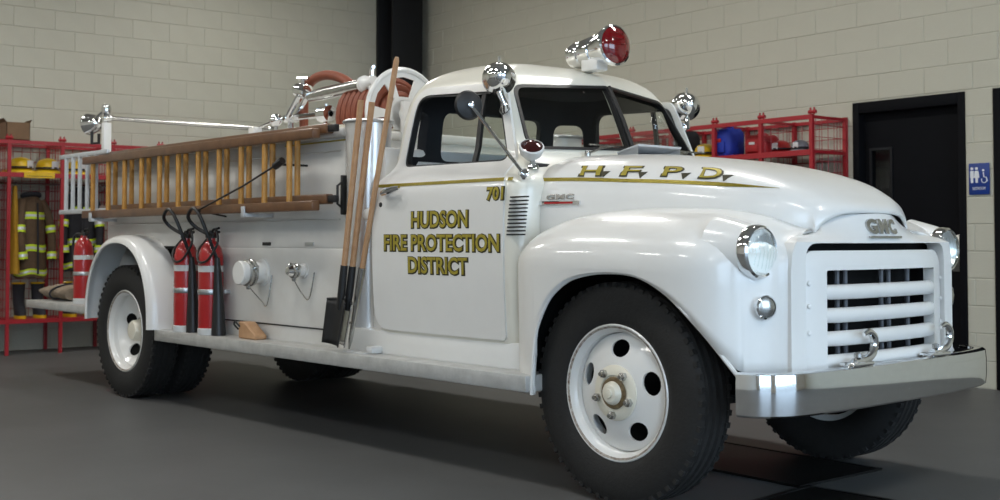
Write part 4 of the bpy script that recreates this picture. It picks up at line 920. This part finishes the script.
# canvas bundle and strap on the tailboard
t = tthing('canvas_tarp', 'folded tan canvas tarp lying on the tailboard', 'tarp', (-6.02, -.70, .616))
b = nb(); rr = []
for k in range(13):
    x = -.24 + .48 * k / 12; rr.append([(x, .16 * math.cos(q) * (1 + .12 * math.sin(k * 1.7 + q * 3)), .055 + .055 * math.sin(q) * (1 + .18 * math.sin(k * 2.1 + q * 2)) * (1 if math.sin(q) > 0 else .99)) for q in [2 * PI * j / 20 for j in range(20)]])
loft(b, rr)
mn = min(v.co.z for v in b.verts)
for v in b.verts: v.co.z -= mn
link('folded_cloth', b, 'canvas', t, 60)
b = nb(); tube(b, [(.05, .19 * math.cos(q), .056 + .072 * math.sin(q)) for q in [2 * PI * j / 22 for j in range(22)] if math.sin(q) > -.7], .008, 6); link('strap', b, 'coat_black', t)

# ------------------------------------------------------------------ gear racks, clothing, helmets
def rack(name, label, org, ux, uy, n, bay, depth, top, shelf_z, low_z):
    """open wire lockers: ux runs along the wall, uy away from the wall; org is the wall corner of the first bay"""
    t = thing(name, label, 'rack', org); ux, uy = Vector(ux), Vector(uy)
    def P(a, d, z): return ux * a + uy * d + Vector((0, 0, z))
    def bar(nm, p, q, wd=.016, parent=t):
        b = nb(); d = (q - p).normalized(); a, c = frame_for(d)
        rings = [[e + a * (wd * i) + c * (wd * j) for i, j in ((-1, -1), (1, -1), (1, 1), (-1, 1))] for e in (p, q)]; loft(b, rings); return link(nm, b, 'rack_red', parent, 0)
    for k in range(n + 1):
        for d in (.02, depth): po = bar('post', P(k * bay, d, 0), P(k * bay, d, top))
        b = nb()
        for i in (-1, 1): tube(b, [P(k * bay + i * .018, depth - .01, top), P(k * bay + i * .018, depth - .01, top + .055)], .008, 6)
        tube(b, [P(k * bay - .035, depth - .01, top + .02), P(k * bay + .035, depth - .01, top + .02)], .016, 6); link('top_clamp', b, 'rack_red', t)
        bar('side_rail', P(k * bay, .02, top - .02), P(k * bay, depth, top - .02), .012); bar('side_rail', P(k * bay, .02, shelf_z - .02), P(k * bay, depth, shelf_z - .02), .012); bar('side_rail', P(k * bay, .02, low_z), P(k * bay, depth, low_z), .012)
        b = nb()
        for z in frange(low_z + .1, top - .08, .10): tube(b, [P(k * bay, .02, z), P(k * bay, depth, z)], .003, 4, cap=False)
        for d in frange(.09, depth - .05, .09): tube(b, [P(k * bay, d, low_z), P(k * bay, d, top - .02)], .003, 4, cap=False)
        o = link('wire_panel', b, 'rack_red', t, 0); o['kind'] = 'stuff'
    for k in range(n):
        bar('top_rail', P(k * bay, depth, top - .02), P((k + 1) * bay, depth, top - .02), .018); bar('top_rail', P(k * bay, .02, top - .02), P((k + 1) * bay, .02, top - .02), .014)
        bar('shelf_lip', P(k * bay, depth, shelf_z - .025), P((k + 1) * bay, depth, shelf_z - .025), .022); bar('bottom_rail', P(k * bay, depth, low_z), P((k + 1) * bay, depth, low_z), .02)
        for nm, z in (('shelf', shelf_z), ('bottom_shelf', low_z + .02)):
            b = nb(); p, q = P(k * bay + .018, .03, z - .012), P((k + 1) * bay - .018, depth - .02, z); box(b, min(p.x, q.x), max(p.x, q.x), min(p.y, q.y), max(p.y, q.y), p.z, q.z); link(nm, b, 'rack_red', t, 0)
        b = nb()
        for z in frange(low_z + .1, top - .08, .095): tube(b, [P(k * bay, .02, z), P((k + 1) * bay, .02, z)], .003, 4, cap=False)
        for a in frange(k * bay + .08, (k + 1) * bay - .08, .085): tube(b, [P(a, .02, low_z), P(a, .02, top - .02)], .003, 4, cap=False)
        o = link('wire_panel', b, 'rack_red', t, 0); o['kind'] = 'stuff'
        b = nb(); tube(b, [P(k * bay, depth * .55, shelf_z - .10), P((k + 1) * bay, depth * .55, shelf_z - .10)], .011, 8); link('hanging_rod', b, 'dull_chrome', t)
    return t
LB = XB + .012; RB = YR - .012
rack('gear_rack', 'red wire gear rack full of turnout gear behind the tailboard', (LB, -2.04, 0), (0, 1, 0), (1, 0, 0), 6, .502, .49, 2.065, 1.755, .32)
rack('gear_rack', 'red wire gear rack on the block wall beside the dark door', (-2.15, RB, 0), (-1, 0, 0), (0, -1, 0), 6, .515, .46, 2.11, 1.83, .17)

def helmet(loc, rz, shell, label, s=1.0):
    t = thing('helmet', label, 'helmet', loc, rz, 'helmets on the rack shelves'); b = nb()
    prof = [(.128, .055), (.126, .085), (.117, .125), (.092, .160), (.05, .180), (0, .186)]
    lathe(b, [(r * s, z * s) for r, z in prof], (0, 0, 0), (0, 0, 1), 24)
    for v in b.verts: v.co.x *= 1.18
    link('shell', b, shell, t, 60)
    b = nb(); lathe(b, [(.120 * s, .060 * s), (.165 * s, .040 * s), (.185 * s, .022 * s), (.185 * s, .014 * s), (.16 * s, .030 * s), (.118 * s, .050 * s)], (-.02, 0, 0), (0, 0, 1), 28, close=True)
    for v in b.verts: v.co.x *= 1.2; v.co.z -= .014 * s if v.co.x > 0 else .014 * s * (1 - v.co.x * 0)
    link('brim', b, shell, t, 60)
    for k in (-1, 0, 1):
        b = nb(); tube(b, [(.14 * math.cos(q) * s, k * .05 * s, (.055 + .128 * math.sin(q)) * s * (1 - abs(k) * .10)) for q in [PI * j / 10 for j in range(1, 10)]], .007 * s, 6); link('ridge', b, shell, t)
    b = nb(); box(b, .138 * s, .152 * s, -.045 * s, .045 * s, .055 * s, .145 * s, .006); link('front_shield', b, 'tag_white', t)
    b = nb(); lathe(b, [(.131 * s, .056 * s), (.132 * s, .075 * s)], (0, 0, 0), (0, 0, 1), 24)
    for v in b.verts: v.co.x *= 1.18
    link('band', b, 'coat_black', t)
    return t
def on_left(u, v, d=.30):
    p = hit(u, v, 'x', LB + d, False); return Vector((LB + d, p.y, 1.756))
helmet(on_left(21, 160), .5, 'yellow', 'yellow fire helmet on the rack shelf directly below the cardboard box', .84)
helmet(on_left(48, 160), .3, 'yellow', 'yellow fire helmet on the rack shelf next to a red post, above the brown coat', .84)
helmet(on_left(77, 155, .30), .2, 'yellow', 'yellow fire helmet in the rack bay hidden partly by the metal ladder', .78)
helmet(Vector((LB + .30, -1.22, 1.756)), .4, 'coat_black', 'black fire helmet on the rack shelf above a dark coat', .8)
# shelf tag
tg = thing('shelf_tag', 'yellow name strip fixed on the rack shelf below two helmets', 'tag', (LB + .516, -.76, 1.702)); b = nb(); box(b, 0, .006, -.145, .145, 0, .05, .002); link('strip', b, 'yellow', tg, 0)
b = nb(); box(b, .006, .0065, -.12, .12, .015, .02); link('print_line', b, 'coat_black', tg, 0)
# cardboard box on top of the rack
t = thing('cardboard_box', 'open brown cardboard box on top of the gear rack', 'box', (LB + .28, -.93, 2.075))
for nm, a in (('side', (-.12, -.114, -.11, .11, 0, .17)), ('side', (.114, .12, -.11, .11, 0, .17)), ('side', (-.12, .12, -.11, -.104, 0, .17)), ('side', (-.12, .12, .104, .11, 0, .17)), ('base', (-.12, .12, -.11, .11, 0, .006))): b = nb(); box(b, *a); link(nm, b, 'cardboard', t, 0)
for sgn in (-1, 1):
    b = nb(); vs = [b.verts.new(p) for p in ((-.12, sgn * .11, .17), (.12, sgn * .11, .17), (.11, sgn * .135, .205), (-.11, sgn * .135, .205))]; b.faces.new(vs); bmesh.ops.solidify(b, geom=b.faces[:], thickness=.004); link('flap', b, 'cardboard', t, 0)
# turnout coats: front faces +x
def coat(loc, label, cloth, band, rz=0, L=.80):
    t = thing('turnout_coat', label, 'coat', loc, rz, 'turnout coats hanging in the rack'); b = nb(); rr = []
    for k in range(15):
        v = k / 14; z = -.05 - v * L; w_ = interp(v, [(0, .06), (.06, .12), (.14, .155), (.3, .15), (.6, .155), (1, .170)]); d = interp(v, [(0, .05), (.1, .085), (.4, .10), (1, .12)])
        rr.append([(d * math.sin(q) * (1 + .10 * math.sin(5 * q + v * 3)), w_ * math.cos(q) * (1 + .03 * math.sin(7 * q + v * 5)), z + .012 * math.sin(4 * q) * v) for q in [2 * PI * j / 28 for j in range(28)]])
    loft(b, rr); body_ = link('coat_body', b, cloth, t, 60)
    for sgn in (-1, 1):
        b = nb(); pts_ = smooth_path([(.01, sgn * .10, -.10), (.05, sgn * .150, -.22), (.085, sgn * .175, -.42), (.115, sgn * .165, -.68)], 5); tube(b, pts_, [.050 - .001 * i for i in range(len(pts_))], 14); sl = link('sleeve', b, cloth, t, 60)
        for i, wd in ((9, 0), (14, 0)):
            p0, p1 = pts_[i - 1], pts_[min(i + 1, len(pts_) - 1)]; b = nb(); tube(b, [p0.lerp(p1, .1), p0.lerp(p1, .9)], .048, 14, cap=False); link('cuff_band', b, band, sl)
            b = nb(); tube(b, [p0.lerp(p1, .35), p0.lerp(p1, .65)], .0495, 14, cap=False); link('cuff_tape', b, 'silver_tape', sl)
    for v0, v1 in ((.20, .285), (.60, .685), (.90, .97)):
        for nm, e, a, c_, mt in (('reflective_band', 1.035, v0, v1, band), ('silver_tape', 1.05, v0 + (v1 - v0) * .33, v0 + (v1 - v0) * .67, 'silver_tape')):
            b = nb(); r2 = []
            for v in (a, c_):
                z = -.05 - v * L; w_ = interp(v, [(0, .06), (.06, .12), (.14, .155), (.3, .15), (.6, .155), (1, .170)]); d = interp(v, [(0, .05), (.1, .085), (.4, .10), (1, .12)])
                r2.append([(e * d * math.sin(q) * (1 + .10 * math.sin(5 * q + v * 3)), e * w_ * math.cos(q) * (1 + .03 * math.sin(7 * q + v * 5)), z + .012 * math.sin(4 * q) * v) for q in [2 * PI * j / 28 for j in range(28)]])
            loft(b, r2, cap=False); link(nm, b, mt, body_)
    b = nb(); tube(b, [(.05 * math.sin(q), .085 * math.cos(q), -.045 + .015 * math.sin(q)) for q in [2 * PI * j / 18 for j in range(18)]], .026, 8, closed=True); link('collar', b, 'coat_black', t)
    b = nb(); tube(b, [(.105, .0, -.12), (.118, 0, -.5), (.125, 0, -.82)], .010, 6); link('zip_flap', b, 'coat_black', t)
    b = nb(); tube(b, smooth_path([(0, 0, -.06), (0, 0, .0), (.0, .012, .018), (0, .0, .03), (0, -.012, .02)], 4), .004, 6); link('hanger_hook', b, 'dull_chrome', t)
    return t
CZ = 1.675 - .03
coat((LB + .27, -.765, CZ - .06), 'brown turnout coat with lime and silver bands hanging below two yellow helmets', 'coat_brown', 'lime', .35)
coat((LB + .27, -.275, CZ), 'dark turnout coat hanging in the bay below the single yellow helmet', 'coat_black', 'lime', -.2)
coat((LB + .27, -1.30, CZ), 'dark turnout coat hanging below the black helmet', 'coat_black', 'yellow', .1)
b = nb(); t = thing('yellow_jacket', 'plain yellow rain jacket hung at the red post beside the brown coat', 'jacket', (LB + .40, -.955, 1.645)); rr = []
for k in range(9):
    v = k / 8; rr.append([((.03 + .05 * v) * math.sin(q) * (1 + .2 * math.sin(3 * q + 4 * v)), (.02 + .035 * v) * math.cos(q), -.02 - v * .85) for q in [2 * PI * j / 14 for j in range(14)]])
loft(b, rr); link('jacket_body', b, 'ochre_cloth', t, 60); b = nb(); tube(b, [(0, 0, -.03), (0, 0, .0), (0, .01, .02)], .004, 6); link('loop', b, 'coat_black', t)
# boots at the foot of the rack
def boots(loc, rz, label):
    t = thing('rubber_boot', label, 'boot', loc, rz, 'rubber boots at the foot of the rack')
    b = nb(); rr = []
    for z, x0, rx, ry in ((.02, .05, .135, .05), (.06, .045, .13, .052), (.10, .01, .09, .052), (.15, -.03, .06, .052), (.25, -.035, .058, .055), (.34, -.035, .066, .060)): rr.append([(x0 + rx * math.cos(q), ry * math.sin(q), z) for q in [2 * PI * j / 18 for j in range(18)]])
    loft(b, rr); link('boot_upper', b, 'coat_black', t, 60)
    b = nb(); loft(b, [[(.05 + .14 * math.cos(q), .054 * math.sin(q), z) for q in [2 * PI * j / 18 for j in range(18)]] for z in (0, .028)]); link('sole', b, 'yellow', t, 40)
    b = nb(); tube(b, [(-.035 + .07 * math.cos(q), .062 * math.sin(q), .337) for q in [2 * PI * j / 18 for j in range(18)]], .008, 6, closed=True); link('boot_rim', b, 'yellow', t); return t
for i, (y, wd) in enumerate(((-.86, 'rubber boot under the brown coat, beside the yellow jacket'), (-.68, 'rubber boot under the brown coat, standing away from the yellow jacket'), (-.40, 'rubber boot under the dark coat, near the brown coat bay'), (-.18, 'rubber boot under the dark coat, near the white rail post bay'))):
    boots((LB + .26, y, .341), .1 * (i - 1), wd)

# things on the other rack
def bag(name, label, cat, loc, sx, sy, sz, cloth, accent):
    t = thing(name, label, cat, loc); b = nb(); rr = []
    for k in range(9):
        v = k / 8; f = interp(v, [(0, .90), (.12, 1), (.8, 1), (1, .80)]); rr.append([(sx * f * math.copysign(abs(math.cos(q)) ** .5, math.cos(q)), sy * f * math.copysign(abs(math.sin(q)) ** .5, math.sin(q)), sz * v + .004 * math.sin(6 * q)) for q in [2 * PI * j / 28 for j in range(28)]])
    loft(b, rr); mn = min(v.co.z for v in b.verts)
    for v in b.verts: v.co.z -= mn
    link('bag_body', b, cloth, t, 60)
    b = nb(); box(b, -sx * .55, sx * .55, -sy * 1.12, -sy * .95, sz * .12, sz * .55, .012); link('pocket', b, cloth, t)
    b = nb(); box(b, -sx * .25, sx * .25, -sy * 1.16, -sy * 1.10, sz * .50, sz * .64, .004); link('badge', b, accent, t)
    b = nb(); tube(b, smooth_path([(-sx * .5, 0, sz * .98), (-sx * .3, 0, sz * 1.10), (sx * .3, 0, sz * 1.10), (sx * .5, 0, sz * .98)], 5), .010, 8); link('handle', b, cloth, t); return t
SH = 1.831
def on_right(u, d=.25):
    p = hit(u, 140, 'y', RB - d, False); return (p.x, RB - d, SH)
bag('gear_bag', 'blue cloth gear bag standing on the red rack shelf', 'bag', on_right(729, .30), .105, .12, .235, 'blue_cloth', 'red_cloth')
bag('gear_bag', 'red cloth gear bag on the rack shelf beside the blue bag', 'bag', on_right(762, .25), .12, .12, .16, 'red_cloth', 'tag_white')
bag('gear_bag', 'black cloth gear bag on the rack behind the spot lamp', 'bag', on_right(684, .30), .115, .13, .25, 'coat_black', 'grey_cloth')
x_, y_, z_ = on_right(705, .28); helmet((x_, y_, z_), -1.2, 'yellow', 'yellow fire helmet on the shelf between black and blue bags', .72)
x_, y_, z_ = on_right(781, .20); helmet((x_, y_, z_), -1.5, 'red_paint', 'red fire helmet on the rack shelf beside the red bag', .62)
x_, y_, z_ = on_right(800, .24); helmet((x_, y_, z_), -1.4, 'grey_cloth', 'grey helmet on the rack shelf beside a red helmet', .55)

# rubber mats on the floor
for (xc, yc, sx, sy, rz, lb) in ((-.12, .335, .52, .32, .02, 'black rubber drip mat lying under the engine between its front wheels'), (1.05, -.20, .60, .33, .10, 'black rubber mat lying on the floor ahead of the bumper')):
    t = thing('floor_mat', lb, 'mat', (xc, yc, 0), rz); b = nb(); box(b, -sx, sx, -sy, sy, 0, .008, .003, 1); link('mat_sheet', b, 'mat_rubber', t, 0)
    b = nb()
    for a, c_, d, e in ((-sx, sx, -sy, -sy + .02), (-sx, sx, sy - .02, sy), (-sx, -sx + .02, -sy, sy), (sx - .02, sx, -sy, sy)): box(b, a, c_, d, e, .008, .012)
    link('mat_edge', b, 'mat_rubber', t, 0)
